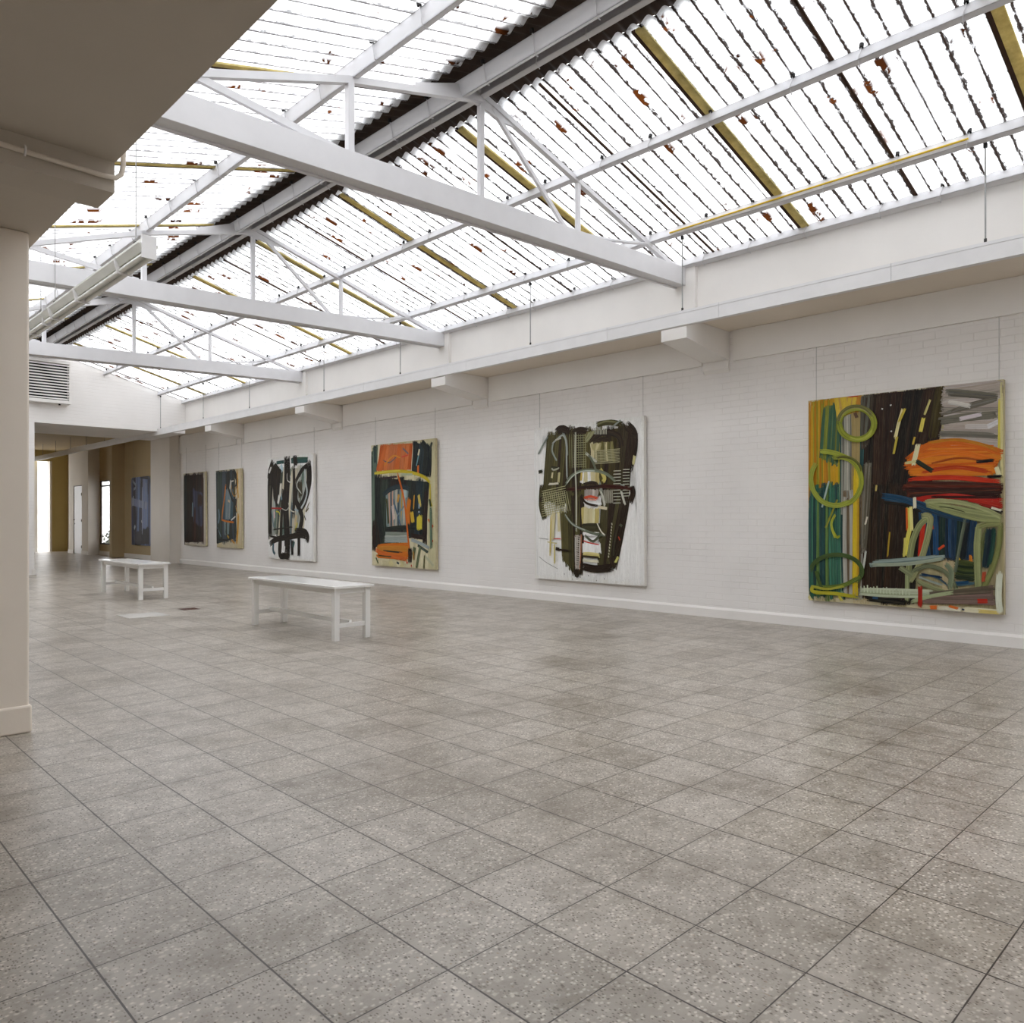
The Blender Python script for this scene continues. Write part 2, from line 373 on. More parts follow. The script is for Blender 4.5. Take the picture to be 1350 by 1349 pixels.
# pier c holds the door: hole y 29.2..30.15 z 0..2.36
m = MB(); m.box(7.92, 8.3, 28.5, 29.2, 0, 3.72); m.box(7.92, 8.3, 30.15, 30.75, 0, 3.72); m.box(7.92, 8.3, 29.2, 30.15, 2.36, 3.72); m.box(8.1, 8.3, 29.2, 30.15, 0, 2.36)
struct(m.build('wall_pier_c', M['pier']), 'pale wall block containing the narrow white door')
m = MB(); m.box(7.9, 7.92, 28.49, 29.2, 0, .12); m.box(7.9, 7.92, 30.15, 30.76, 0, .12)
struct(m.build('baseboard_door_wall', M['wall']), 'bright white baseboard either side of the narrow door', 'baseboard')
m = MB(); m.box(8.262, 8.28, 22.75, 26.0, 0, .13); m.box(8.262, 8.28, 26.22, 28.5, 0, .13)
struct(m.build('baseboard_recess', M['wall']), 'pale baseboard of the recessed wall under the blue-grey painting', 'baseboard')
# end wall with the tall bright opening
m = MB(); m.box(7.76, 8.31, YE, YE+.3, 0, 3.72); m.box(4.1, 7.76, YE, YE+.3, 3.33, 3.72); m.box(4.1, 5.6, YE, YE+.3, 0, 3.33)
struct(m.build('wall_end', M['olive']), 'olive-toned end wall right of the tall bright doorway')
struct(MB().box(7.70, 7.765, YE-.02, YE+.32, 0, 3.33).build('trim_21', M['wall']), 'pale jamb strip of the tall bright doorway', 'trim')
struct(MB().box(7.2, 7.42, YE+.5, YE+.6, -.05, 3.6).build('trim_22', M['wall']), 'pale post just outside the tall bright doorway', 'trim')
# window and door
wd = empty('window_1', (8.295, 27.91, .35)); struct(wd, 'narrow tall bright window in the recessed wall', 'window')
m = MB(); yy, zz = .51, 2.14
m.box(-.018, .018, -yy, -yy+.05, 0, zz); m.box(-.018, .018, yy-.10, yy, 0, zz); m.box(-.018, .018, -yy+.05, yy-.10, 0, .05); m.box(-.018, .018, -yy+.05, yy-.10, zz-.04, zz); m.box(-.018, .018, -yy+.05, yy-.10, 1.93, 1.98)
m.build('window_frame', painted('dark_window_frame', (70, 56, 48), .5), wd)
MB().box(-.004, .004, -yy+.05, yy-.10, .05, zz-.04).build('pane', M['glass'], wd)
dr = empty('door_1', (7.95, 29.675, 0)); struct(dr, 'narrow white door with black hinges in the far pale wall', 'door')
MB().box(-.015, .025, -.455, .455, .01, 2.34).build('door_leaf', M['doorwhite'], dr, bevel=.004)
m = MB(); m.box(-.02, .06, -.475, -.457, 0, 2.36); m.box(-.02, .06, .457, .475, 0, 2.36); m.box(-.02, .06, -.457, .457, 2.342, 2.36); m.build('door_frame', M['darkgap'], dr)
for z in (.25, 1.15, 2.05): MB().box(-.04, -.014, -.475, -.43, z-.045, z+.045).build('hinge', M['bolt'], dr)
m = MB().tube([(-.015,.38,1.18),(-.06,.38,1.18),(-.06,.27,1.18)], .011); m.box(-.02, -.014, .36, .40, 1.02, 1.06); m.build('door_handle', M['bolt'], dr)
# outside
struct(MB().box(4, 20, 15, 60, -.3, -.06).build('floor', M['pave']), 'pale paving outside the tall doorway and window', 'paving')
struct(MB().box(4.1, 9.6, 38, 38.3, -.06, 5).build('wall_outside', painted('white_render', (236, 236, 236), .8)), 'bright white wall outside beyond the tall doorway')

# ================================================================ roof
PITCH = .1395
zr = lambda x: 4.573+.275*(5.626-x)
zlft = lambda x: 4.55+.275*(x-3.09)
def corrugated(name, mat, xa, xb, zf, ya, yb, amp=.019, parent=None, seg=10, nx=3, flip=1):
    n = int(round((yb-ya)/PITCH*seg)); vs = []; fs = []
    for i in range(n+1):
        y = ya+(yb-ya)*i/n; dz = amp*math.cos(2*math.pi*y/PITCH)*flip
        for k in range(nx+1):
            x = xa+(xb-xa)*k/nx; vs.append((x, y, zf(x)+dz))
    q = nx+1
    for i in range(n):
        for k in range(nx): fs.append((i*q+k, i*q+k+1, (i+1)*q+k+1, (i+1)*q+k))
    o = link(name, vs, fs, mat, parent); o.data.polygons.foreach_set('use_smooth', [True]*len(fs)); return o
sr = corrugated('ceiling', M['sheet_r'], 4.63, 7.66, zr, Y0-.2, YG+.05)
struct(sr, 'right roof slope of dirty translucent corrugated sheets above the painting wall', 'roof')
sl = corrugated('ceiling', M['sheet_l'], .95, 3.975, zlft, Y0-.2, YG+.05)
struct(sl, 'left roof slope of cleaner translucent corrugated sheets', 'roof')
rc = corrugated('ceiling', M['brown'], 4.40, 4.70, lambda x: zr(x)+.045, Y0-.2, YG+.05, nx=1)
struct(rc, 'dark brown corrugated ridge capping along the roof top', 'roof')
corrugated('capping_wing', M['brown'], 3.86, 4.40, lambda x: zlft(x)+.04, Y0-.2, YG+.05, parent=rc, nx=1)
# glazing bars: yellowed ones on the sheet laps, thin brown ones between
def slope_bar(name, y, w, h, mat, par, xa, xb, zf, off):
    za, zb = zf(xa), zf(xb)
    return MB().hexa([(xa,y-w/2,za-h-off),(xb,y-w/2,zb-h-off),(xb,y+w/2,zb-h-off),(xa,y+w/2,za-h-off)], [(xa,y-w/2,za-off),(xb,y-w/2,zb-off),(xb,y+w/2,zb-off),(xa,y+w/2,za-off)]).build(name, mat, par)
BARS = [3.44+2.037*k for k in range(-2, 8)]
for y in BARS:
    tag(slope_bar('glazing_bar', y, .075, .02, M['yellowbar'], sr, 4.66, 7.5, zr, .006), 'yellowed glazing bar')
    tag(slope_bar('lap_strip', y+.055, .035, .016, M['brownbar'], sr, 4.66, 7.5, zr, .004), 'dark brown lap strip')
    slope_bar('lap_strip', y+1.02, .022, .014, M['brownbar'], sr, 4.66, 7.5, zr, .008)
    tag(slope_bar('glazing_bar', y-.3, .05, .014, M['yellowbar'], sl, 1.0, 3.95, zlft, .012), 'yellowed glazing bar')
    tag(slope_bar('lap_strip', y-.255, .028, .012, M['brownbar'], sl, 1.0, 3.95, zlft, .012), 'dark brown lap strip')

# purlins
def purlin(label, bx, bz, w, h, side, hooks, ang=R(15.4)):
    # bx,bz: lower edge nearer the hall's left; side=+1 right slope, -1 left slope
    ya, yb = Y0, YG+.03
    if side > 0: u = Vector((math.sin(ang), 0, math.cos(ang))); f = Vector((math.cos(ang), 0, -math.sin(ang)))
    else: u = Vector((-math.sin(ang), 0, math.cos(ang))); f = Vector((math.cos(ang), 0, math.sin(ang)))
    root = empty('roof_purlin', (bx, 0, bz)); tag(root, label, 'purlin', None)
    m = MB(); t = .008
    def plate(o, a, b):
        o, a, b = Vector(o), Vector(a), Vector(b)
        m.hexa([o+Vector((0,ya,0)), o+a+Vector((0,ya,0)), o+a+b+Vector((0,ya,0)), o+b+Vector((0,ya,0))], [o+Vector((0,yb,0)), o+a+Vector((0,yb,0)), o+a+b+Vector((0,yb,0)), o+b+Vector((0,yb,0))])
    plate((0,0,0), f*t, u*h); plate((0,0,0), f*w, u*t); plate(u*(h-t), f*w, u*t)
    m.build('channel', M['steel'], root)
    y = -1.9+hooks*.37; k = 0
    while y < 18.8:
        yy = y+.06*math.sin(k*2.3+hooks)
        hk = MB().tube([u*(h+.03)+Vector((-.012,yy,0)), u*(h*.45)+Vector((-.014,yy+.004,0)), u*.012+f*(-.012)+Vector((0,yy+.012,0)), -u*.012+f*.008+Vector((0,yy+.02,0)), -u*.012+f*(w+.006)+Vector((0,yy+.03,0))], .0042, 6).build('hook_bolt', M['steel'], root)
        b = MB(); c = u*(h+.012)+Vector((-.016,yy,0))
        b.tube([c-u*.016, c-u*.004, c+u*.014], .017, 8).build('bolt_washer', M['bolt'], hk)
        y += .615; k += 1
    return root
purlin('left ridge purlin, broad white channel under the brown capping', 4.174, 4.693, .04, .13, -1, 1)
purlin('right ridge purlin, slim white channel beside the broad one', 4.372, 4.782, .05, .09, 1, 0)
purlin('white purlin along the middle of the left roof slope', 3.12, 4.433, .055, .107, -1, 1)
purlin('white purlin high on the right roof slope, above the yellow cable one', 5.6, 4.467, .053, .085, 1, 1)
purlin('white purlin low on the right roof slope carrying the yellow cable', 6.79, 4.145, .057, .09, 1, 0)
purlin('white eave purlin on top of the upper wall', 7.35, 4.006, .07, .09, 1, 1)
purlin('lowest white purlin on the left slope behind the slab edge', 1.93, 4.10, .055, .107, -1, 0)
o = MB().tube([(6.782,4.62,4.172),(6.782,3.4,4.178),(6.782,1.85,4.176)], .009, 8).build('cable', M['yellow']); tag(o, 'thin yellow cable lying along the low right purlin', 'cable')

# trusses
def make_truss(y, label):
    r = empty('roof_truss', (0, y, 0)); tag(r, label, 'truss', 'white steel roof trusses')
    cb = lambda x: 3.63+.0304*(x-1.75)
    m = MB(); xa, xb = 1.16, 7.44
    def seg(dy0, dy1, z0, z1, e=xb): m.hexa([(xa,dy0,cb(xa)+z0),(e,dy0,cb(e)+z0),(e,dy1,cb(e)+z0),(xa,dy1,cb(xa)+z0)], [(xa,dy0,cb(xa)+z1),(e,dy0,cb(e)+z1),(e,dy1,cb(e)+z1),(xa,dy1,cb(xa)+z1)])
    seg(-.07, .045, 0, .20); seg(.045, .07, -.014, .06, 7.40)
    m.build('bottom_chord', M['steel'], r, bevel=.003)
    ct = lambda x: cb(x)+.2
    top_r = lambda x: 4.79-.285*(x-4.54)
    MB().bar((4.3,0,top_r(4.3)-.022), (7.3,0,top_r(7.3)-.022), .05, .044).build('top_chord', M['steel'], r)
    m = MB(); m.bar((4.4,0,4.765), (3.1,0,4.415), .05, .05); m.bar((3.11,0,4.418), (1.2,0,3.735), .05, .05); m.build('top_chord', M['steel'], r)
    MB().bar((3.109,0,ct(3.109)-.01), (3.109,0,4.41), .05, .05).build('post', M['steel'], r)
    MB().bar((4.40,0,ct(4.4)-.01), (4.40,0,4.72), .045, .045).build('post', M['steel'], r)
    MB().bar((5.655,0,ct(5.655)-.01), (5.655,0,4.46), .04, .04).build('post', M['steel'], r)
    MB().bar((4.53,0,4.74), (5.5,0,ct(5.5)-.01), .03, .038).build('diagonal', M['steel'], r)
    MB().bar((1.95,0,4.0), (3.05,0,ct(3.05)-.0), .03, .05).build('diagonal', M['steel'], r)
    g = [(3.70,4.575),(3.98,4.655),(4.2,4.70),(4.35,4.705),(4.5,4.685),(4.66,4.655),(4.80,4.67),(4.72,4.745),(4.52,4.80),(4.32,4.83),(4.1,4.785),(3.88,4.70),(3.70,4.635)]
    MB().prism_y(g, -.012, .012).build('gusset_plate', M['steel'], r)
    m = MB(); pts = [(5.45,ct(5.45)-.004),(5.75,3.955),(6.05,3.985),(6.4,4.045),(6.8,4.125)]
    for (x0,z0),(x1,z1) in zip(pts, pts[1:]): m.hexa([(x0,-.03,z0),(x1,-.03,z1),(x1,.03,z1),(x0,.03,z0)], [(x0,-.03,z0+.016),(x1,-.03,z1+.016),(x1,.03,z1+.016),(x0,.03,z0+.016)])
    m.build('knee_strip', M['steel'], r)
    return r
t1 = make_truss(4.9, 'nearest and largest white roof truss, crossing from the slab edge to the wall')
for y, lab in ((9.13, 'middle white roof truss, behind the strip light'), (13.37, 'farthest white roof truss, in front of the louvre'), (.68, 'white roof truss above the camera, outside the view')):
    t = copy_tree(t1); t.location.y = y; t['label'] = lab

# hanging rail, its rods
rl = empty('hanging_rail', (6.82, 0, 3.19)); tag(rl, 'long white channel rail hung on rods in front of the upper wall', 'rail')
y = Y0
segs = [Y0, 1.2, 2.43, 4.05, 5.45, 7.85, 10.3, 12.7, 15.1, 17.5, 19.9, 22.3, 24.7, 27.1, 29.5, 31.6]
for a, b in zip(segs, segs[1:]):
    m = MB(); m.box(-.03, .03, a+.0015, b-.0015, 0, .118); m.box(-.024, .03, a+.0015, b-.0015, .118, .124); m.box(-.03, .034, a+.0015, b-.0015, .124, .15)
    m.build('rail_segment', M['rail'], rl)
def rod(y, ztop, label, grp):
    r = empty('hanger_rod', (6.85, y, 3.34)); tag(r, label, 'rod', grp)
    MB().tube([(0,0,.03),(0,0,ztop-3.34)], .0062, 8).build('threaded_rod', M['zinc'], r)
    m = MB(); m.box(-.018,.018,-.01,.01,0,.01); m.box(-.006,.006,-.009,.009,.01,.045); m.build('clamp', M['bolt'], r)
    if ztop > 4: MB().box(-.012,.012,-.013,.013, ztop-3.34-.035, ztop-3.34+.0).build('clamp', M['bolt'], r)
RL = ['rod hanging above the rightmost painting', 'rod in front of the nearest truss end', 'rod above the black and white painting', 'rod right of the orange painting top', 'rod above the orange and green painting', 'rod over the third painting from the far end', 'rod between the last two corbels', 'rod beside the right end of the gable wall']
for yv, lab in zip((1.75, 4.51, 6.71, 9.42, 11.59, 14.36, 16.54, 19.0), RL): rod(yv, 4.128, 'thin grey '+lab, 'rods holding the rail in the hall')
for yv, lab in zip((21.9, 23.15, 24.8, 26.4, 28.05, 29.62), ('first', 'second', 'third', 'fourth', 'fifth', 'last')): rod(yv, 3.72, 'short dark rod in the back room, %s behind the gable' % lab, 'rods holding the rail in the back room')

# ================================================================ paintings
# per painting: canvas size, then strokes. positive first number: red,green,blue,width mm,points mm; negative: number of colours of a hatched patch, colours, width, count, corners
ART = {
'P6': ((1.87, 2.2), [
[-2,196,180,140,170,160,120,197,12,-1,2183,1863,2189,1870,15,2,11],
[-5,196,150,24,150,140,30,180,120,14,120,128,44,196,150,24,47,16,32,2200,341,2203,358,1141,17,1110],
[-3,120,128,44,60,96,70,150,140,30,29,7,177,2122,340,2143,312,1464,128,1556],
[-6,34,70,70,50,100,80,90,120,60,120,150,120,34,70,70,30,60,60,39,16,19,1233,390,1300,405,58,24,23],
[-5,150,150,138,186,180,164,110,108,100,160,140,90,34,70,70,36,12,341,2183,596,2191,582,977,356,980],
[-4,150,150,138,110,108,100,110,92,70,170,168,158,32,10,379,1220,604,1212,572,50,395,48],
[-3,190,130,40,200,170,110,210,180,60,36,6,301,2208,577,2203,536,2022,338,1983],
[170,40,16,30,441,2205,539,2202],
[-4,34,18,10,20,12,8,48,28,16,38,22,12,61,22,606,2209,1381,2202,1168,1080,611,976],
[-3,34,18,10,20,12,8,44,28,14,61,16,615,1290,1151,1192,1071,65,601,42],
[-3,80,78,68,60,50,40,96,96,84,29,6,577,2193,692,2199,628,1641,580,1645],
[-3,86,80,66,60,44,30,112,108,96,22,6,598,1487,684,1481,616,544,568,543],
[-3,34,18,10,60,50,16,20,12,8,40,5,1314,2193,1373,2194,1293,1701,1242,1669],
[-4,178,168,160,180,170,164,150,142,132,172,160,150,68,12,1364,2186,1360,1659,1848,1549,1852,2190],
[-2,110,108,100,96,92,80,23,4,1381,2166,1397,2109,1824,2021,1809,2066],
[-2,100,94,82,110,108,100,22,4,1337,1916,1412,1945,1816,2039,1824,2003],
[-1,104,100,88,23,4,1328,1890,1336,1825,1823,1847,1808,1901],
[-1,110,106,96,23,3,1319,1754,1318,1717,1821,1656,1806,1692],
[200,196,188,37,1413,2035,1590,1978],
[206,196,200,34,1509,1862,1684,1888],
[196,190,186,42,1557,1786,1745,1767],
[210,208,210,41,1745,1767,1837,1811],
[214,200,80,21,1842,2018,1836,1550],
[214,206,150,18,1855,2173,1856,1236],
[-4,205,98,12,190,86,8,214,120,20,168,70,8,41,12,1014,1499,1048,1346,1819,1333,1858,1531],
[-3,196,90,10,214,124,24,205,98,12,38,8,1156,1620,1014,1461,1843,1463,1805,1570],
[205,98,12,56,1041,1497,1224,1624,1491,1639,1713,1577,1850,1514],
[190,120,20,26,1225,1652,1459,1665,1666,1612,1820,1543],
[214,110,20,45,1120,1511,1359,1550,1587,1515,1804,1448],
[150,66,8,15,1257,1446,1506,1485,1743,1434],
[176,60,10,38,1170,1368,1473,1397,1773,1336],
[220,214,170,40,1130,1641,1111,1549,1084,1438],
[210,200,140,22,1014,1461,1119,1473],
[30,40,24,41,1119,1473,1256,1373],
[20,12,8,26,1649,1440,1789,1449],
[222,214,170,33,1812,1377,1834,1306],
[20,12,8,19,1742,1294,1856,1297],
[190,46,14,45,1047,1290,1340,1304,1585,1283,1833,1240],
[-4,70,22,8,50,18,8,90,34,10,44,14,8,45,9,1012,1273,1010,1103,1860,1131,1860,1209],
[168,26,14,49,1116,1090,1421,1118,1662,1085,1855,1062],
[165,32,14,45,1583,1087,1855,1018],
[60,12,8,19,1254,1114,1847,1097],
[150,24,12,30,1678,1031,1832,993],
[20,12,8,30,1755,985,1854,957],
[220,218,196,15,1771,1003,1850,975],
[-5,12,48,76,10,32,52,18,60,96,14,24,30,20,40,34,54,14,1133,1025,1629,889,1594,496,1162,520],
[18,60,88,71,801,1128,1010,1084,1253,994,1420,946],
[16,50,74,56,1115,1044,1353,947,1582,890],
[20,12,8,26,810,1066,1009,1037,1149,968],
[216,206,90,36,1045,1007,1057,838,1033,706,1004,535],
[230,220,140,25,1062,1017,1072,781],
[200,90,20,13,1023,1008,1028,781],
[210,200,100,14,1006,705,995,515],
[220,216,190,25,1098,1110,1101,1006],
[190,40,16,40,1183,875,1164,707,1145,501],
[190,60,24,22,1251,856,1261,800],
[196,70,30,18,1317,598,1367,635],
[196,160,40,22,1482,529,1498,502],
[200,120,30,22,1595,550,1602,460],
[-3,40,60,24,24,40,20,60,70,30,41,6,1465,474,1464,328,1625,318,1626,461],
[60,96,110,19,1463,256,1625,282],
[16,60,90,26,1463,274,1577,289],
[100,110,90,22,1550,890,1499,601,1464,383],
[-3,140,146,98,150,154,104,128,134,86,41,5,1211,1069,1236,1013,1846,888,1846,931],
[156,160,112,37,1202,1069,1355,1075,1551,1043,1739,977,1858,905],
[136,142,92,30,1236,1032,1420,960,1661,889,1846,879],
[60,64,36,7,1312,1017,1420,1004,1550,962],
[140,146,98,54,1235,911,1148,837,1076,649,1038,327,1055,272],
[150,152,106,51,1166,931,1243,911,1216,707,1144,445,1055,272],
[140,148,104,39,1029,327,1027,80],
[140,146,98,54,1668,845,1651,622,1657,355,1663,177],
[120,124,70,43,1846,853,1829,626,1766,395,1671,160],
[134,138,86,38,1668,818,1739,844,1838,844],
[90,96,56,25,1738,818,1698,676,1712,429],
[-3,14,44,56,20,60,50,10,30,44,36,4,1738,800,1800,800,1751,448,1712,446],
[170,70,40,25,1712,393,1703,304],
[-3,120,136,130,140,156,150,90,110,108,23,5,682,458,681,399,1375,498,1367,544],
[156,166,146,30,691,419,1003,440,1248,485,1350,507],
[104,110,82,37,1074,367,1213,428,1349,396,1431,309,1479,202],
[120,132,104,40,1382,453,1431,382,1414,216],
[60,84,96,15,1143,332,1281,329,1397,252],
[150,160,150,15,1143,313,1347,249],
[20,50,80,15,1161,348,1348,323],
[130,134,96,37,1108,274,1246,225,1413,162,1511,95],
[136,142,104,48,967,400,1073,329],
[140,150,110,29,1479,220,1503,95],
[-3,150,120,110,120,100,90,90,80,66,45,5,1142,145,1141,69,1795,80,1796,273],
[-3,196,204,176,180,188,160,150,160,130,21,4,563,168,572,99,1245,114,1245,188],
[160,170,130,30,1071,65,1245,132,1446,182],
[190,200,170,9,573,188,575,129],
[190,200,170,9,606,197,607,129],
[190,200,170,9,639,205,640,129],
[190,200,170,9,671,184,672,129],
[190,200,170,9,703,193,704,129],
[190,200,170,9,735,201,736,129],
[190,200,170,9,767,180,768,129],
[190,200,170,9,799,189,800,129],
[190,200,170,9,830,197,831,129],
[190,200,170,9,861,176,863,129],
[190,200,170,9,892,185,894,129],
[190,200,170,9,923,193,925,129],
[190,200,170,9,954,173,955,129],
[190,200,170,9,985,181,986,129],
[190,200,170,9,1015,189,1016,129],
[190,200,170,9,1045,169,1047,129],
[20,12,8,45,639,64,999,50],
[24,60,90,19,696,78,743,77],
[165,32,14,36,1151,220,1149,14],
[170,34,18,38,1663,115,1733,120],
[214,104,30,34,1244,21,1295,25],
[220,216,196,45,1320,17,1510,14],
[214,110,40,19,1412,48,1486,30],
[222,216,186,49,1543,25,1825,21],
[210,190,110,38,1670,17,1825,12],
[216,220,200,47,1840,398,1829,188,1840,31],
[30,50,70,11,1523,27,1543,22],
[206,178,34,54,526,1432,526,1096,517,701,514,85],
[190,150,30,18,547,1253,540,305],
[170,190,180,14,239,1306,206,1186,163,1024],
[150,160,40,18,273,779,323,699,353,719],
[170,176,60,21,305,941,263,840,302,699],
[150,150,50,15,328,1101,201,800],
[216,206,150,25,992,2010,946,1845,917,1714],
[190,170,60,18,1010,2008,955,1882],
[190,170,60,16,936,1732,903,1563],
[220,204,90,29,1184,1896,1157,1769],
[200,190,120,15,1246,2073,1193,1932],
[170,140,40,11,862,762,841,511],
[180,160,90,13,734,1246,727,1188],
[200,170,60,13,1104,1717,1086,1644],
[230,230,220,13,859,2196,877,2209],
[220,220,214,11,787,2033,796,2028],
[220,220,214,11,876,1794,885,1789],
[220,220,214,11,872,2061,881,2057],
[196,200,190,16,626,584,605,426,574,287],
[206,200,180,13,639,917,619,839],
[140,148,48,57,365,1974,396,2019,441,2050,496,2065,555,2062,611,2042,658,2006,692,1959,709,1907,707,1853,687,1805,651,1766,602,1742,545,1734,486,1745,432,1772,389,1814,362,1865,354,1921,365,1974],
[110,108,60,37,341,1951,360,2002,395,2043,442,2071,497,2082,554,2077,607,2056,653,2020,687,1974],
[166,172,70,19,688,1818,661,1775,620,1744,570,1730,516,1735,465,1757],
[90,66,50,29,517,2014,536,1963],
[150,160,56,49,150,1636,293,1606,452,1535],
[140,148,48,47,286,1547,353,1558,419,1545,480,1511,529,1459,563,1393,579,1319,576,1244,553,1174,513,1114,459,1071,396,1048],
[150,160,60,48,437,1076,365,1047,286,1043,209,1064,140,1108,86,1173,52,1252,41,1338,55,1423,93,1498],
[96,96,40,22,325,1553,382,1560,439,1551,492,1529,536,1494,567,1450,584,1400],
[64,84,40,41,38,324,51,378,88,427,144,468,216,497,295,512,375,511,449,495,511,466,556,426,581,379,583,328,563,277,522,232],
[100,118,44,41,555,286,417,199,255,160,57,149],
[70,90,40,29,91,326,131,205,192,85],
[176,170,40,34,57,159,67,98,315,93,543,71],
[150,150,50,19,47,159,214,138,396,178],
[210,200,140,26,13,43,45,3],
[200,190,80,22,345,64,375,26],
]),
'P5': ((1.98, 2.23), [
[-2,250,250,248,246,246,244,382,9,-14,2228,1972,2226,1970,15,13,13],
[-5,54,42,22,42,28,16,72,66,36,50,40,20,88,82,46,99,16,290,2099,750,2161,652,1087,161,1131],
[-4,42,28,16,60,50,26,88,80,40,70,60,30,105,18,675,2129,1709,2107,1605,1184,705,1200],
[-3,42,28,16,36,22,12,54,44,24,104,10,1599,2151,1818,2028,1694,1182,1515,1186],
[-3,42,28,16,60,52,28,84,80,44,89,12,656,1239,952,1233,918,144,758,137],
[-3,42,28,16,40,26,14,70,64,36,100,12,1309,1226,1739,1217,1498,225,1231,195],
[-3,84,78,42,100,92,52,64,58,30,71,6,549,1011,724,934,745,155,572,282],
[42,28,16,112,472,2143,550,2176,675,2129],
[42,28,16,87,774,2103,897,2131,1018,2104],
[64,58,30,74,1210,2181,1396,2194,1621,2149],
[120,118,80,23,1210,2181,1350,2210,1532,2185],
[42,28,16,118,1710,2124,1817,2010,1814,1781,1744,1555],
[42,28,16,79,1795,1994,1860,1972],
[214,206,150,37,1834,1710,1811,1605],
[42,28,16,80,1784,1305,1804,1216,1759,1110],
[64,58,30,94,167,1366,147,1092,209,896],
[42,28,16,51,122,1152,163,1190],
[42,28,16,76,1087,1951,1207,2035,1393,2058,1574,1992,1616,1864],
[-4,100,94,48,140,132,80,214,204,160,96,88,44,47,8,1087,1933,1482,1935,1523,1654,1106,1692],
[-3,150,140,80,214,204,160,180,170,120,40,5,1110,1913,1275,1921,1226,1814,1133,1856],
[44,30,16,49,1134,1948,1299,1974,1437,1947],
[170,166,130,8,1156,1818,1593,1821],
[170,166,130,8,1155,1796,1593,1799],
[170,166,130,8,1155,1774,1592,1778],
[170,166,130,8,1154,1752,1592,1756],
[170,166,130,8,1154,1730,1592,1735],
[170,166,130,8,1153,1708,1591,1713],
[170,166,130,8,1153,1686,1591,1692],
[170,166,130,8,1153,1664,1591,1670],
[170,166,130,8,1152,1642,1590,1649],
[150,148,110,6,785,2055,1017,2048],
[150,148,110,6,785,2021,1016,2015],
[150,148,110,6,784,1988,1016,1982],
[150,148,110,6,783,1954,1015,1948],
[150,148,110,6,782,1920,1014,1915],
[150,148,110,6,782,1886,1014,1882],
[150,148,110,6,781,1852,1013,1849],
[150,148,110,6,780,1819,1012,1815],
[150,148,110,6,780,1785,1012,1782],
[150,148,110,6,779,1751,1011,1748],
[150,148,110,6,778,1717,1010,1715],
[150,148,110,6,778,1683,1010,1682],
[150,148,110,6,777,1649,1009,1648],
[150,148,110,6,776,1616,1008,1615],
[150,148,110,7,704,2089,709,1607],
[150,148,110,7,746,2086,751,1605],
[150,148,110,7,788,2083,793,1604],
[150,148,110,7,830,2080,835,1602],
[150,148,110,7,872,2077,877,1600],
[150,148,110,7,913,2074,918,1598],
[150,148,110,7,955,2071,960,1597],
[150,148,110,7,996,2068,1001,1595],
[190,190,170,9,1487,1529,1611,1528],
[190,190,170,9,1486,1486,1610,1485],
[190,190,170,9,1485,1443,1609,1442],
[190,190,170,9,1484,1399,1608,1399],
[190,190,170,9,1483,1356,1608,1356],
[190,190,170,9,1483,1313,1607,1313],
[190,190,170,9,1482,1269,1606,1270],
[190,190,170,9,1481,1226,1605,1227],
[190,190,170,9,1480,1183,1605,1184],
[190,190,170,9,1480,1139,1604,1141],
[190,190,170,9,1479,1096,1603,1098],
[190,190,170,9,1644,1541,1755,1540],
[190,190,170,9,1644,1502,1754,1501],
[190,190,170,9,1643,1462,1754,1462],
[190,190,170,9,1642,1423,1753,1423],
[190,190,170,9,1642,1384,1752,1384],
[190,190,170,9,1641,1345,1752,1345],
[190,190,170,9,1640,1305,1751,1306],
[190,190,170,9,1640,1266,1750,1267],
[190,190,170,9,1639,1226,1750,1228],
[190,190,170,9,1638,1187,1749,1189],
[176,172,130,8,165,1288,633,1354],
[176,172,130,8,164,1255,632,1321],
[176,172,130,8,163,1221,632,1289],
[176,172,130,8,163,1188,631,1257],
[176,172,130,8,162,1155,630,1224],
[176,172,130,8,161,1122,630,1192],
[176,172,130,8,160,1088,629,1159],
[176,172,130,8,159,1055,628,1127],
[176,172,130,8,159,1022,627,1095],
[176,172,130,8,158,988,627,1062],
[176,172,130,8,157,955,626,1030],
[176,172,130,8,156,922,625,997],
[176,172,130,9,191,1287,262,916],
[176,172,130,9,234,1286,304,923],
[176,172,130,9,276,1285,346,931],
[176,172,130,9,318,1285,388,939],
[176,172,130,9,360,1284,430,946],
[176,172,130,9,401,1283,471,954],
[176,172,130,9,443,1282,513,962],
[176,172,130,9,484,1281,554,969],
[176,172,130,9,525,1280,594,977],
[176,172,130,9,566,1279,635,984],
[176,172,130,9,606,1278,676,991],
[176,172,130,9,646,1277,716,999],
[170,166,150,9,1321,1280,1329,1098],
[170,166,150,9,1342,1280,1350,1097],
[170,166,150,9,1363,1279,1371,1097],
[170,166,150,9,1384,1279,1392,1097],
[170,166,150,9,1404,1278,1413,1097],
[170,166,150,9,1425,1278,1433,1096],
[170,166,150,9,1446,1277,1454,1096],
[170,166,150,9,1466,1277,1474,1096],
[186,186,170,10,1138,2132,1136,2049],
[186,186,170,10,1164,2130,1162,2047],
[186,186,170,10,1190,2128,1188,2046],
[186,186,170,10,1216,2126,1214,2044],
[186,186,170,10,1241,2124,1240,2042],
[186,186,170,10,1267,2122,1266,2040],
[186,186,170,10,1293,2120,1291,2038],
[186,186,170,10,1318,2118,1317,2037],
[186,186,170,10,1344,2116,1342,2035],
[186,186,170,10,1369,2114,1367,2033],
[-2,150,150,110,120,110,70,32,4,1018,2085,1161,2093,1015,1956,992,2013],
[140,148,140,24,98,1838,181,1951,289,2079],
[140,148,140,25,668,1789,647,1998,586,2116],
[170,176,168,22,378,1977,496,2046,586,2078,646,1960,652,1657,660,1429],
[150,158,146,23,391,1976,376,1862,463,1723],
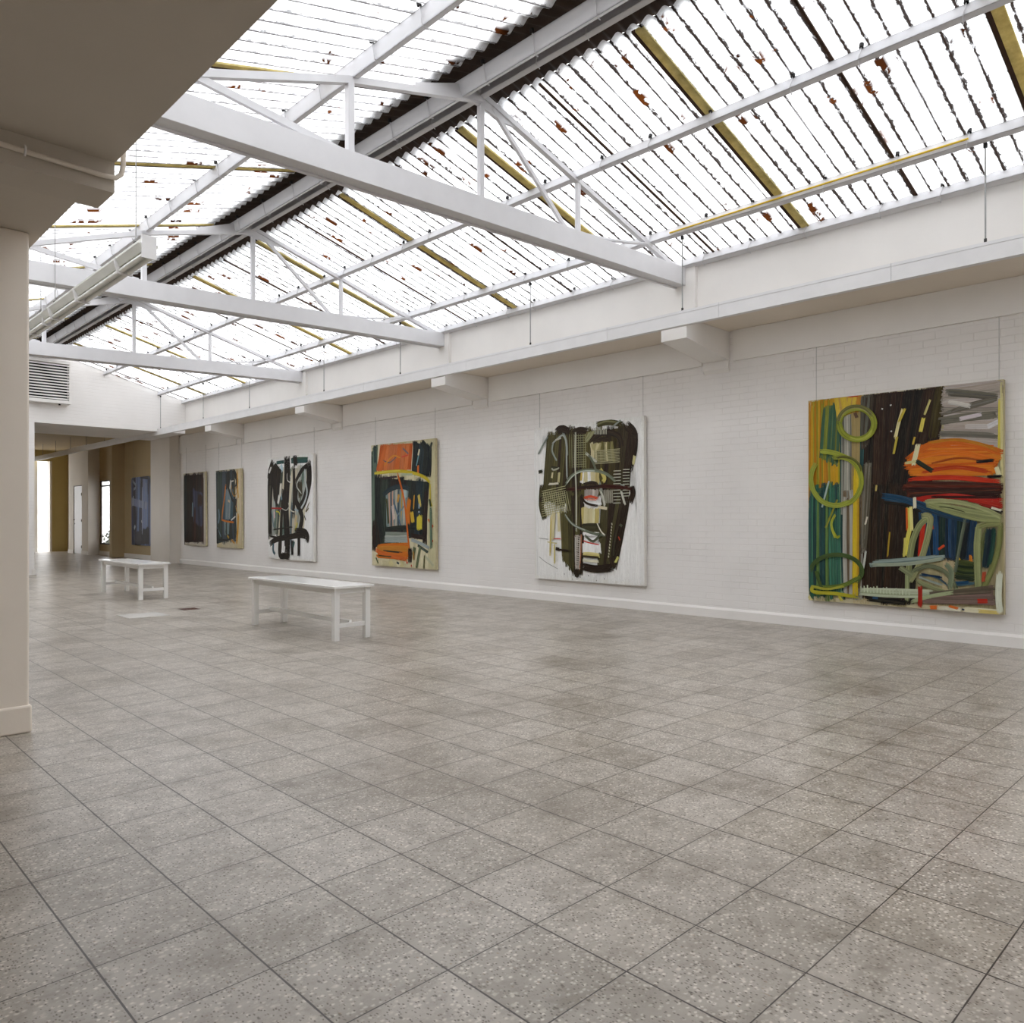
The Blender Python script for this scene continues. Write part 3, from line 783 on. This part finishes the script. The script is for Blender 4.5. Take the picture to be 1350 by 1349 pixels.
[190,186,170,20,547,2043,444,2021],
[50,50,30,46,105,1574,172,1581],
[54,52,34,39,357,1631,499,1606],
[180,180,160,19,357,1622,408,1591,512,1615],
[216,210,190,25,299,1392,391,1389,494,1396],
[200,190,140,38,510,1548,494,1415],
[216,206,160,28,381,1553,367,1477],
[190,190,176,33,1012,1799,1106,1729,1200,1669],
[110,116,96,31,1059,1768,1152,1635,1253,1355],
[204,204,190,32,1263,1282,1308,1171,1340,1061],
[150,156,140,36,1242,1392,1286,1263],
[-3,214,204,160,250,250,248,196,180,120,66,5,934,1551,1244,1539,1241,1374,919,1402],
[210,196,110,55,1268,1556,1336,1444,1312,1390],
[196,170,90,33,934,1551,920,1421],
[116,124,104,38,633,1373,736,1483,910,1552,1150,1552,1360,1498,1518,1393],
[190,196,184,12,659,1391,786,1500,959,1550,1197,1541],
[60,20,12,45,657,1296,1027,1324,1380,1325,1784,1287],
[44,22,14,34,807,1321,1287,1336],
[-3,210,204,196,170,160,150,60,50,40,43,4,978,1288,1240,1282,1214,1191,976,1195],
[206,80,50,30,975,1177,1096,1193,1214,1163],
[220,150,130,15,999,1158,1190,1145],
[250,250,248,34,974,1121,1141,1081,1283,1098],
[42,28,16,28,903,1197,1022,1101,1212,1062],
[42,28,16,38,979,1363,1100,1387,1218,1366],
[220,210,180,35,1235,1044,1374,1024],
[200,200,180,19,823,2099,814,1650,831,1273,831,708],
[200,200,186,29,1617,1256,1649,1165,1681,1075],
[140,148,140,14,1607,1345,1674,1326],
[-3,214,204,160,196,180,110,226,220,180,71,5,936,1046,1246,1007,1231,804,944,803],
[-2,100,94,48,120,112,70,41,3,943,784,942,709,1241,731,1242,786],
[-2,60,56,36,64,58,30,30,3,944,803,966,690,1276,713,1277,805],
[250,250,248,48,965,672,1205,675],
[250,250,248,46,988,597,1203,583],
[-2,250,250,248,226,222,206,67,5,938,540,1238,546,1247,417,936,408],
[206,60,50,12,963,578,1059,552,1237,528],
[206,60,50,9,386,596,540,598],
[200,70,50,11,1573,644,1595,599],
[100,108,92,32,612,954,747,820,966,728,1181,675,1356,659],
[170,176,164,12,624,944,771,802,991,728],
[80,84,66,30,989,653,1132,572,1275,676],
[230,226,210,13,1207,823,1276,713,1345,659],
[214,204,160,57,407,974,389,741,372,586],
[206,186,110,24,354,935,328,351],
[224,214,170,43,497,973,504,704],
[210,196,120,19,410,509,417,238],
[210,200,140,11,280,545,462,529],
[42,28,16,46,447,452,511,444],
[42,28,16,23,486,443,689,429],
[-4,44,30,18,170,110,80,190,186,176,42,28,16,17,8,793,650,929,671,894,162,808,158],
[190,180,170,8,813,651,891,637],
[190,180,170,8,832,621,910,607],
[190,180,170,8,812,590,890,576],
[190,180,170,8,831,560,909,547],
[190,180,170,8,810,529,889,516],
[190,180,170,8,830,500,908,486],
[190,180,170,8,809,469,888,456],
[190,180,170,8,828,439,907,426],
[190,180,170,8,808,408,887,395],
[190,180,170,8,827,378,906,366],
[190,180,170,8,807,347,885,335],
[190,180,170,8,826,318,904,305],
[190,180,170,8,805,287,884,275],
[190,180,170,8,825,257,903,245],
[190,180,170,8,804,226,883,214],
[190,180,170,8,823,196,902,185],
[-2,226,214,150,200,186,110,26,2,948,409,947,371,1246,362,1247,399],
[42,28,16,26,947,362,1234,352],
[220,216,190,30,958,305,1233,297],
[42,28,16,101,932,220,1172,193,1452,223],
[42,28,16,82,1454,351,1487,243],
[42,28,16,83,832,159,843,93],
[42,28,16,19,782,138,843,65,906,143],
[210,206,120,31,1568,373,1522,298],
[80,84,66,29,1598,806,1632,789],
[60,56,40,23,1552,752,1503,534,1489,388],
[150,150,146,6,102,334,247,251,480,163],
[140,140,136,6,108,601,307,585],
[150,156,146,19,1451,2090,1532,2156,1622,2202],
[200,196,170,12,1463,824,1467,802],
[200,196,170,12,1457,784,1462,762],
[200,196,170,12,1452,744,1456,722],
[200,196,170,12,1447,704,1451,682],
[200,196,170,12,1442,664,1446,642],
[200,196,170,12,1436,623,1440,602],
[200,196,170,12,1431,583,1435,562],
[200,196,170,12,1426,543,1430,521],
[200,196,170,12,1420,503,1424,481],
[200,196,170,12,1415,463,1419,441],
[200,196,170,12,1410,422,1414,400],
[200,196,170,12,1404,382,1409,360],
[60,50,40,7,606,101,611,88],
[60,50,40,7,755,37,760,24],
[60,50,40,7,904,70,909,57],
[60,50,40,7,1051,101,1055,88],
[60,50,40,7,1193,39,1197,27],
[60,50,40,7,1334,71,1338,58],
]),
'P4': ((1.88, 2.24), [
[-2,222,214,180,206,200,160,351,7,-7,2234,1879,2237,1879,0,12,7],
[-3,90,110,96,60,80,70,150,150,120,65,5,46,2221,219,2210,119,512,-36,592],
[-4,206,104,40,190,86,24,214,120,60,196,110,60,101,10,323,2224,1245,2203,1228,1727,167,1754],
[120,100,96,21,380,1943,581,1893,784,1980],
[214,140,40,22,411,1842,686,2005,914,1954],
[110,96,100,29,985,2124,1143,2018],
[200,70,50,22,947,1971,1142,1999],
[-3,22,30,30,28,44,52,16,22,24,108,8,1308,2218,1769,2113,1721,1611,1257,1668],
[22,30,30,112,1527,2204,1644,2027,1568,1617],
[22,30,30,74,1308,2218,1357,1797],
[100,140,150,23,1372,1796,1459,2038],
[206,104,40,45,1419,1794,1415,1661],
[22,30,30,50,1801,2167,1734,1985,1762,1908],
[222,214,180,35,1460,2076,1426,1983],
[-4,22,30,30,34,20,16,28,44,52,40,50,44,129,16,128,1656,1749,1516,1657,597,41,310],
[22,30,30,171,196,1613,211,1113,358,454],
[34,18,14,130,96,814,76,291],
[34,18,14,115,1651,1351,1605,899,1589,427],
[54,40,44,33,333,1608,804,1629],
[-6,120,140,140,180,176,160,90,110,90,196,160,140,60,80,90,190,150,60,63,14,461,1386,1121,1424,1065,750,504,713],
[28,44,52,85,390,1308,596,1401,896,1450,1153,1404],
[70,96,120,34,690,1222,812,946,903,751],
[120,140,150,26,1013,1099,811,927],
[206,190,180,73,669,1105,710,869],
[190,140,60,53,858,1296,820,1180],
[170,190,190,65,1055,1368,1051,1252],
[60,60,30,49,489,1227,540,791],
[200,110,24,109,1162,1211,1122,981,1131,788],
[206,170,50,91,1233,980,1260,826],
[210,196,60,143,1451,901,1444,711],
[200,180,90,60,1433,1281,1473,1090],
[150,170,190,32,1443,1129,1438,977],
[22,30,30,40,1203,1018,1548,1032],
[206,150,50,25,1307,1284,1283,1036],
[22,30,30,72,434,673,836,712,1319,711],
[34,20,14,74,1219,577,1593,541],
[-3,150,160,156,130,140,130,170,176,170,54,5,433,633,426,455,1152,480,1093,634],
[206,100,20,39,823,1686,928,1449,1017,1195,1083,808,1121,519,1161,288],
[196,176,40,53,113,1716,406,1724,873,1723,1258,1678,1568,1598,1748,1498],
[214,200,70,24,113,1706,474,1731,906,1731],
[196,176,40,31,1747,1460,1753,1198,1795,1085],
[170,180,150,31,936,1662,1257,1649],
[-3,206,110,24,190,90,14,200,130,40,51,8,184,392,175,152,1108,152,1150,423],
[22,30,30,24,369,285,951,265],
[206,104,40,77,145,292,417,216,1076,151],
[80,60,30,20,211,192,618,181],
[160,170,170,53,1216,500,1466,445,1710,372],
[70,80,70,46,1402,406,1677,296],
[90,100,70,72,1307,367,1270,232],
[100,110,80,59,1463,369,1358,23],
[150,110,50,44,1272,290,1283,156],
[190,190,160,54,1583,238,1821,74],
[90,90,50,25,1583,238,1560,10],
[40,24,20,97,1178,327,1171,115],
[-2,222,214,180,210,200,150,97,5,34,128,1073,74,1071,15,30,27],
[60,80,50,27,140,151,205,52],
[200,50,30,29,1074,93,1100,90],
[200,50,30,30,1200,48,1219,45],
[206,80,40,48,1799,748,1813,729],
[206,80,40,30,1805,495,1817,486],
[210,110,40,31,1696,861,1784,766],
[90,110,90,64,1763,1048,1771,373],
[40,60,60,70,132,2196,138,1915],
[22,30,30,28,115,2217,166,2194],
[50,60,30,47,1738,1198,1764,1085],
[28,44,52,31,781,86,846,68],
]),
'P3': ((1.97, 2.24), [
[-2,250,250,250,246,246,244,414,6,30,2239,1975,2236,1965,17,4,11],
[-5,170,176,170,200,196,180,90,110,100,220,214,190,60,70,60,101,16,215,1988,1815,1975,1516,600,89,496],
[40,76,74,71,430,2117,752,2124],
[-2,40,76,74,60,90,70,59,3,1071,2189,1064,2094,1746,2070,1751,2162],
[190,214,226,98,627,2052,678,1935],
[26,16,10,230,266,2103,167,1911,112,1515,60,908,67,495],
[70,70,56,62,121,1615,10,577],
[26,16,10,63,32,1796,91,1992,266,2103],
[-2,26,16,10,40,24,14,109,7,263,2064,615,1898,483,1231,324,1312],
[26,16,10,87,271,1671,331,1392,435,1151],
[26,16,10,98,346,2081,615,1898],
[220,220,216,50,84,1913,177,2028],
[26,16,10,236,895,2195,880,1697,819,1110,858,509,850,101],
[26,16,10,114,707,1506,622,910,544,133],
[26,16,10,107,1174,1996,1181,1498,1144,913],
[70,90,100,61,1085,1227,1022,553,1054,128],
[110,140,150,63,589,1547,632,1310],
[26,16,10,162,1226,2201,1255,2050],
[26,16,10,100,1271,1689,1513,1910,1742,1996],
[26,16,10,192,1782,2050,1800,1677,1631,1301,1429,1109],
[26,16,10,146,1307,1650,1247,1304,1390,1109,1495,914,1402,638],
[60,54,36,168,1422,1647,1445,1379],
[26,16,10,115,1361,598,1352,117],
[190,200,200,48,1627,1925,1651,1680,1714,1452,1629,1262,1467,1109],
[196,200,190,28,1428,1761,1284,1593,1485,1417],
[220,220,214,17,892,1871,901,1716,1075,1674,1007,1829],
[196,196,186,15,637,1111,836,1071,962,1150],
[210,206,190,22,927,1228,1036,1071,1191,1031],
[170,40,40,28,163,1122,637,1111],
[206,196,60,26,386,1051,508,1031,545,971],
[216,190,190,58,302,1031,312,909],
[110,130,140,41,179,1071,241,807,275,705],
[210,190,150,86,1264,953,1213,755],
[190,180,80,59,1294,795,1206,636],
[160,180,190,33,1195,1090,1348,1051],
[226,224,210,83,616,1645,577,1389],
[230,230,224,77,536,1390,483,1231],
[26,16,10,119,96,329,379,429,877,490,1435,540,1703,505],
[26,16,10,117,1206,636,1594,621,1723,525,1699,426],
[26,16,10,43,131,496,506,462],
[26,16,10,25,228,643,810,691,1092,714],
[60,96,110,68,245,333,233,186,311,105],
[26,16,10,131,543,401,540,91,767,78,929,62],
[26,16,10,93,1093,413,1074,128],
[230,230,228,72,740,283,712,179],
[26,16,10,36,647,136,770,119],
[100,90,50,17,1816,1242,1654,1031,1772,1108],
[26,16,10,25,1593,954,1653,857],
[40,76,74,80,1151,394,1105,292],
]),
'P2': ((1.36, 1.9), [
[-2,214,204,176,220,206,160,388,5,3,1895,1364,1898,1366,15,6,-5],
[-5,28,30,28,36,44,44,50,66,60,30,24,20,60,70,80,135,14,22,1886,992,1887,1032,207,-10,59],
[-4,110,130,140,56,84,96,60,80,90,140,150,150,103,8,523,1400,970,1394,865,727,477,669],
[-3,70,90,90,120,140,140,28,30,28,83,6,436,633,861,640,809,359,455,313],
[28,30,28,126,991,1856,1161,1631,1119,1473],
[200,200,190,81,834,1622,788,1429],
[210,206,196,27,980,1619,870,1606],
[28,30,28,72,645,1546,851,1215,995,1115],
[180,130,40,21,866,1525,895,1346,1001,1247,1150,1344,1083,1473],
[90,80,40,104,1027,1442,1003,1296],
[206,180,150,53,679,1149,753,1124],
[200,120,40,54,551,1547,473,1217,354,876,322,702],
[214,116,20,38,301,684,592,644,955,621],
[220,220,216,31,825,674,1055,763],
[28,30,28,172,1033,1148,1059,882],
[110,140,160,51,141,944,167,752,114,592],
[90,110,120,33,65,483,252,271],
[28,30,28,110,62,447,36,117],
[200,160,60,50,612,300,687,249],
[206,150,50,49,1170,1866,1191,1472,1218,1213],
[200,150,60,31,1083,1016,1133,882],
[206,150,40,77,1205,816,1174,474,1105,121],
[200,140,50,44,840,200,991,116],
[214,200,170,109,1309,1830,1324,1147,1313,128],
[100,60,30,34,1146,1214,1100,982],
[28,30,28,44,124,194,683,177],
[216,206,176,33,239,97,255,23],
[216,206,176,32,340,86,356,28],
[216,206,176,31,440,75,457,32],
[216,206,176,33,541,108,557,36],
[216,206,176,32,640,97,656,40],
[216,206,176,31,737,87,755,44],
[216,206,176,33,836,119,852,48],
[216,206,176,32,933,109,949,52],
]),
'P1': ((1.36, 1.9), [
[-2,212,206,192,206,200,186,435,4,9,1895,1313,1891,1378,8,-1,-7],
[-4,44,24,18,36,20,16,56,34,26,40,30,30,157,16,79,1874,1246,1861,1221,79,55,45],
[-2,30,36,36,40,22,16,88,4,53,1849,220,1841,82,66,5,63],
[-3,60,62,84,70,74,100,50,50,66,112,8,635,1454,1198,1368,1174,509,668,616],
[52,28,20,274,1058,1266,1047,1089],
[36,20,16,75,575,1277,542,1152],
[120,150,160,55,577,1115,550,765],
[64,36,30,90,718,985,682,141],
]),
'P0': ((1.9, 2.06), [
[-3,92,104,136,110,122,156,66,70,92,578,5,28,2078,1938,2074,1930,13,-29,-58],
[-6,110,130,176,62,66,86,160,172,206,84,98,140,46,44,52,130,144,186,154,18,84,2092,1799,2064,1774,23,34,-34],
[50,50,60,114,770,2069,1465,2014],
[140,150,170,75,125,1959,433,1786,206,1690],
[-2,120,130,170,150,160,190,98,5,14,1451,1442,1274,1334,1070,101,1203],
[-2,56,58,70,44,44,50,162,5,426,396,1524,546,1512,65,393,5],
[190,196,206,88,327,582,262,505],
[200,204,214,88,896,745,946,674],
[180,186,200,61,186,1484,158,1203],
[160,170,196,59,955,1742,927,340],
[170,180,200,49,1264,1864,1261,537],
[40,38,44,111,1414,359,1431,211],
[130,130,96,80,1846,2062,1847,8],
[120,110,60,55,1563,2057,1751,1974],
]),
}

def catmull(P, n=5):
    if len(P) < 3:
        a, b = P; k = max(3, int((Vector(b)-Vector(a)).length/.12)+2)
        return [(a[0]+(b[0]-a[0])*i/k, a[1]+(b[1]-a[1])*i/k) for i in range(k+1)]
    Q = [P[0]]+list(P)+[P[-1]]; out = []
    for i in range(1, len(Q)-2):
        p0, p1, p2, p3 = Q[i-1:i+3]
        for j in range(n):
            t = j/n; t2 = t*t; t3 = t2*t
            out.append(tuple(.5*((2*p1[c])+(-p0[c]+p2[c])*t+(2*p0[c]-5*p1[c]+4*p2[c]-p3[c])*t2+(-p0[c]+3*p1[c]-3*p2[c]+p3[c])*t3) for c in (0, 1)))
    out.append(P[-1]); return out
def strokes_mesh(key, parent, seed):
    (W, Hh), data = ART[key]; rnd = random.Random(seed); vs = []; fs = []; cols = []; uvs = []; lev = [0]
    def ribbon(pts, w, c, y, rag=.18, dry=1):
        k = len(vs); n = len(pts); u0 = rnd.uniform(0, 50); v0 = rnd.uniform(0, 50); L_ = 0; info = []
        for i, p in enumerate(pts):
            a = pts[max(i-1,0)]; b = pts[min(i+1,n-1)]; dx, dy = b[0]-a[0], b[1]-a[1]; L = math.hypot(dx, dy) or 1
            if i: L_ += math.hypot(p[0]-pts[i-1][0], p[1]-pts[i-1][1])
            nx, ny = -dy/L, dx/L
            for s_ in (-1, 1):
                ww = w/2*(1+rnd.uniform(-rag, rag)); x = p[0]+nx*ww*s_; z = p[1]+ny*ww*s_
                vs.append((min(max(x, .002), W-.002), y, min(max(z, .002), Hh-.002)))
            t = i/(n-1); info.append((L_, max(0, abs(t-.5)*2-.45)/.55*dry))
        for i in range(n-1):
            fs.append((k+2*i, k+2*i+1, k+2*i+3, k+2*i+2)); (la, da), (lb, db) = info[i], info[i+1]
            cols.append([(c[0],c[1],c[2],da)]*2+[(c[0],c[1],c[2],db)]*2)
            uvs.append([(u0+la, v0), (u0+la, v0+w), (u0+lb, v0+w), (u0+lb, v0)])
    def stroke(pts, w, c, bristles=None):
        lev[0] += 1; P = catmull(pts); nb = bristles or max(2, min(16, int(w/.0065)))
        for b in range(nb):
            off = ((b+.5)/nb-.5)*w; q = []
            n = len(P); i0 = rnd.choice((0, 0, 0, 1)) if n > 6 else 0; i1 = n-(rnd.choice((0, 0, 0, 1)) if n > 6 else 0)
            for i in range(i0, i1):
                a = P[max(i-1,0)]; e = P[min(i+1,n-1)]; dx, dy = e[0]-a[0], e[1]-a[1]; L = math.hypot(dx, dy) or 1
                ext = 0
                if i == i0: ext = -rnd.uniform(0, w*.35)
                if i == i1-1: ext = rnd.uniform(0, w*.35)
                q.append((P[i][0]-dy/L*off+dx/L*ext, P[i][1]+dx/L*off+dy/L*ext))
            lum = max(c[:3]); k_ = .30 if lum < .35 else (.14 if lum < .6 else .05); f = rnd.uniform(1-k_, 1+k_)*(1.5 if lum < .2 and rnd.random() < .06 else 1); g = rnd.uniform(-.006, .010)
            cc = tuple(max(0, min(1, v*f+g*(1 if j < 2 else .5))) for j, v in enumerate(c[:3]))+(1,)
            ribbon(q, w/nb*1.7, cc, -(lev[0]*.00006+b*.000006+.0008))
    for item in data:
        if item[0] >= 0:
            q = [t/1000 for t in item[4:]]; stroke(list(zip(q[0::2], q[1::2])), item[3]/1000, srgb(*item[:3]))
        else:
            nc = -item[0]; cl = [srgb(*item[1+3*k:4+3*k]) for k in range(nc)]; wv, n = item[1+3*nc]/1000, item[2+3*nc]
            q = [t/1000 for t in item[3+3*nc:]]; A, B, Cc, D = [(q[2*i], q[2*i+1]) for i in range(4)]
            lev[0] += 1; av = [sum(c_[j] for c_ in cl)/nc*.9 for j in range(3)]+[1]; k = len(vs)
            ins = lambda p: (sum((.03*v_[0]/4 for v_ in (A,B,Cc,D)))+.97*p[0], sum((.03*v_[1]/4 for v_ in (A,B,Cc,D)))+.97*p[1])
            for p in (A, B, Cc, D):
                p = ins(p); vs.append((min(max(p[0], .002), W-.002), -(lev[0]*.00006+.0008), min(max(p[1], .002), Hh-.002)))
            fs.append((k, k+1, k+2, k+3)); cols.append([(av[0],av[1],av[2],-1)]*4); uvs.append([(0,0),(0,.5),(.5,.5),(.5,0)])
            for i in range(n):
                t = (i+.5+rnd.uniform(-.4, .4))/n; e0, e1 = rnd.uniform(-.03, .06), rnd.uniform(.94, 1.03)
                t2 = t+rnd.uniform(-.06, .06)
                a = (A[0]+(B[0]-A[0])*t, A[1]+(B[1]-A[1])*t); b = (D[0]+(Cc[0]-D[0])*t2, D[1]+(Cc[1]-D[1])*t2)
                P0 = (a[0]+(b[0]-a[0])*e0, a[1]+(b[1]-a[1])*e0); P2 = (a[0]+(b[0]-a[0])*e1, a[1]+(b[1]-a[1])*e1)
                mid = ((P0[0]+P2[0])/2+rnd.uniform(-.012, .012), (P0[1]+P2[1])/2+rnd.uniform(-.012, .012))
                stroke([P0, mid, P2], wv*rnd.uniform(.8, 1.25), rnd.choice(cl))
    me = bpy.data.meshes.new('brushwork'); me.from_pydata(vs, [], fs)
    at = me.color_attributes.new('pigment', 'FLOAT_COLOR', 'CORNER'); flat = []
    for q_ in cols:
        for c in q_: flat += list(c)
    at.data.foreach_set('color', flat); ul = me.uv_layers.new(name='stroke'); ul.data.foreach_set('uv', [t for q_ in uvs for p_ in q_ for t in p_]); me.materials.append(M['paint'])
    o = bpy.data.objects.new('brushwork', me); COL.objects.link(o); o.parent = parent; return o
def painting(key, yl, yr, z, depth, lean, label, seed, wx=None, wires=True, edge='canvas'):
    W, Hh = ART[key][0]
    xl = (wx or WX(yl)); xr = (wx or WX(yr)); ang = math.atan2(xr-xl, -(yr-yl))
    # origin: lower left corner of the front face, local x runs towards the camera along the wall, local y into the wall
    r = empty('painting', (xl-.012-depth, yl, z)); r.rotation_euler = (0, 0, 0)
    xa = Vector((xr-xl, yr-yl, 0)).normalized(); up = Vector((-math.sin(lean), 0, math.cos(lean))); ya = up.cross(xa).normalized()
    up = xa.cross(ya)
    r.matrix_world = Matrix(((xa.x, ya.x, up.x, r.location.x), (xa.y, ya.y, up.y, r.location.y), (xa.z, ya.z, up.z, r.location.z), (0, 0, 0, 1)))
    tag(r, label, 'painting')
    MB().box(0, W, 0, depth, 0, Hh).build('stretched_canvas', M[edge], r, bevel=.003)
    strokes_mesh(key, r, seed)
    if wires:
        top = 3.10-z if wx is None else 3.60-z
        for s_ in (.07, W-.05):
            dy = math.tan(lean)*(top-Hh)   # wires hang plumb from the lintel
            MB().tube([(s_, depth-.004, Hh-.03), (s_, depth-.004+dy*.9, top)], .0022, 5).build('hanging_wire', M['zinc'], r)
    return r
painting('P6', 3.845, 1.975, .305, .055, .006, 'large square painting with yellow left side, dark brown centre and orange and red strokes', 6)
painting('P5', 8.02, 6.04, .32, .055, .006, 'white canvas with a dark olive-brown mask-like form and scratched grids', 5, edge='canvas_w')
painting('P4', 12.215, 10.335, .335, .055, .010, 'tall painting with orange blocks top and bottom and a yellow arch', 4)
painting('P3', 16.25, 14.28, .32, .055, .012, 'white canvas covered by black vertical loops with a black bar near the foot', 3, edge='canvas_w')
painting('P2', 18.93, 17.57, .50, .05, .012, 'narrow dark painting with a thin orange L line and cream right border', 2)
painting('P1', 20.93, 19.66, .51, .05, .012, 'almost wholly dark brown painting with a violet-grey lower part, last on the brick wall', 1)
painting('P0', 25.18, 23.36, .41, .05, .006, 'blue-grey streaked painting in the darker back room', 0, wx=8.28)

# ================================================================ benches
def make_bench():
    r = empty('bench', (0, 0, 0))
    L, Wd, Hh = 1.80, .47, .54
    MB().box(-Wd/2, Wd/2, -L/2, L/2, Hh-.024, Hh).build('seat_board', M['bench'], r, bevel=.004)
    m = MB(); a, b = Wd/2-.045, L/2-.055
    m.box(-a, -a+.02, -b, b, Hh-.08, Hh-.024); m.box(a-.02, a, -b, b, Hh-.08, Hh-.024); m.box(-a+.02, a-.02, -b, -b+.02, Hh-.08, Hh-.024); m.box(-a+.02, a-.02, b-.02, b, Hh-.08, Hh-.024)
    m.build('apron', M['bench'], r)
    for sx in (-1, 1):
        for sy in (-1, 1):
            x, y = sx*(Wd/2-.055), sy*(L/2-.065)
            MB().box(x-.029, x+.029, y-.029, y+.029, 0, Hh-.024).build('leg', M['bench'], r, bevel=.003)
    for sy in (-1, 1):
        y = sy*(L/2-.065); MB().box(-Wd/2+.084, Wd/2-.084, y-.014, y+.014, .125, .17).build('stretcher', M['bench'], r, bevel=.002)
    MB().box(-.014, .014, -L/2+.079, L/2-.079, .145, .19).build('stretcher', M['bench'], r, bevel=.002)
    return r
b1 = make_bench(); b1.location = (4.238, 7.505, 0); b1.rotation_euler.z = R(.8)
tag(b1, 'nearer and larger looking white wooden bench in the middle of the floor', 'bench', 'white wooden benches')
b2 = copy_tree(b1); b2.location = (4.235, 12.90, 0); b2.rotation_euler.z = R(.4); b2['label'] = 'farther white wooden bench, near the gable opening at the left'

# ================================================================ strip lights
def make_light():
    r = empty('strip_light', (2.2, 0, 3.3)); L = 2.93
    m = MB(); m.prism_y([(-.028,.085),(.028,.085),(.028,.125),(-.028,.125)], 0, L); m.prism_y([(-.02,.06),(.02,.06),(.02,.085),(-.02,.085)], 0.004, L-.004); m.build('mounting_channel', M['lightbody'], r)
    MB().prism_y([(-.045,.0),(.045,.0),(.075,.06),(-.075,.06)], .004, L-.004).build('housing', M['lightbody'], r)
    MB().box(-.055, .055, -.012, .004, -.055, .125).build('end_cap', M['rail'], r)
    for s_ in (-1, 1): MB().tube([(s_*.032,.03,-.028),(s_*.032,L-.03,-.028)], .019, 12).build('tube', M['lamp_tube'], r)
    for y in (.55, 1.72, 2.6): MB().prism_y([(-.085,.055),(-.075,.066),(.075,.066),(.085,.055),(.06,-.055),(-.06,-.055)], y, y+.025).build('clip', M['rail'], r)
    for y in (.29, 2.68):
        MB().tube([(0,y,.125),(0,y,1.02)], .004, 6).build('hanger', M['zinc'], r); MB().box(-.014,.014,y-.02,y+.02,.125,.15).build('hanger_clamp', M['bolt'], r)
    return r
l1 = make_light(); l1.location.y = 6.35; tag(l1, 'near half of the unlit strip light hanging by the pillar', 'light', 'unlit strip lights')
l2 = copy_tree(l1); l2.location.y = 9.30; l2['label'] = 'far half of the unlit strip light, mostly behind the pillar'

# conduit on the cross beam
o = MB().tube([(-2.2,3.745,2.775),(.2,3.745,2.757),(.95,3.745,2.735),(1.10,3.745,2.732),(1.155,3.745,2.737),(1.178,3.745,2.76),(1.186,3.745,2.80),(1.187,3.745,2.87)], .011, 10)
cd = o.build('conduit_pipe', M['slab']); tag(cd, 'thin painted conduit running along the cross beam and up its end', 'pipe')
m = MB().tube([(.80,3.748,2.765),(.80,3.732,2.752),(.80,3.732,2.736),(.80,3.748,2.722)], .005, 6); m.build('pipe_clip', M['wall'], cd)

# louvre unit on the gable
r = empty('louvre_unit', (4.47, 18.895, 3.70)); tag(r, 'white box with dark horizontal louvre slots on the gable wall', 'vent')
m = MB(); m.box(-.42,.42,-.10,.15,0,.07); m.box(-.42,.42,-.10,.15,.86,.93); m.box(-.42,-.38,-.10,.15,.07,.86); m.box(.38,.42,-.10,.15,.07,.86); m.build('housing', M['wall'], r, bevel=.004)
MB().box(-.38,.38,.06,.08,.07,.86).build('dark_back', M['darkgap'], r)
m = MB()
for k in range(13):
    z = .085+k*.0605; m.hexa([(-.38,-.085,z),(.38,-.085,z),(.38,-.03,z+.028),(-.38,-.03,z+.028)], [(-.38,-.085,z+.03),(.38,-.085,z+.03),(.38,-.03,z+.036),(-.38,-.03,z+.036)])
m.build('slats', M['wall'], r)
MB().tube([(.22,0,-.03),(.22,0,0)], .022, 8).build('drain_stub', M['bolt'], r)

# floor items
gr = empty('floor_drain', (4.12, 10.40, 0)); tag(gr, 'small rusty drain grate in the floor between the benches', 'drain')
m = MB()
for k in range(6): m.box(-.10+k*.036, -.082+k*.036, -.09, .09, 0, .004)
m.box(-.11,.11,-.10,-.09,0,.004); m.box(-.11,.11,.09,.10,0,.004); m.build('grille', M['grate'], gr)
hb = MB().box(-.24, .24, -.24, .24, 0, .003).build('access_cover', M['hatch'], loc=(3.44, 10.13, 0)); tag(hb, 'pale square access cover flush with the floor near the farther bench', 'cover')

# outside bits seen through the doorway and window
cn = empty('traffic_cone', (7.46, 34.2, -.06)); tag(cn, 'red and white traffic cone outside the bright doorway', 'cone')
def frust(m, r0, r1, z0, z1, n=20):
    vs = [(r0*math.cos(2*math.pi*i/n), r0*math.sin(2*math.pi*i/n), z0) for i in range(n)]+[(r1*math.cos(2*math.pi*i/n), r1*math.sin(2*math.pi*i/n), z1) for i in range(n)]
    m.add(vs, [(i,(i+1)%n,(i+1)%n+n,i+n) for i in range(n)]+[tuple(range(n))[::-1], tuple(range(n,2*n))], False); return m
m = MB().box(-.17,.17,-.17,.17,0,.03); frust(m,.13,.10,.03,.2); m.build('base', M['red'], cn)
frust(MB(), .10, .07, .2, .36).build('stripe', M['doorwhite'], cn); frust(MB(), .07, .03, .36, .6).build('tip', M['red'], cn)
rnd = random.Random(4); m = MB()
for k in range(260):
    a = rnd.uniform(0, 6.28); q = rnd.uniform(0, .95); px, py, pz = .5*math.cos(a)*q, .9*math.sin(a)*q, rnd.uniform(.1, .75)*(1-q*.4)
    s_ = .07; v = Vector((rnd.uniform(-1,1), rnd.uniform(-1,1), rnd.uniform(-1,1))).normalized(); t = v.orthogonal().normalized(); b = v.cross(t)
    c = Vector((px, py, pz)); m.add([c-t*s_, c+b*s_*.5, c+t*s_, c-b*s_*.5], [(0,1,2,3)])
o = m.build('shrub', M['leaf'], loc=(10.4, 34.6, -.06)); tag(o, 'low dark shrub outside the narrow window', 'shrub')
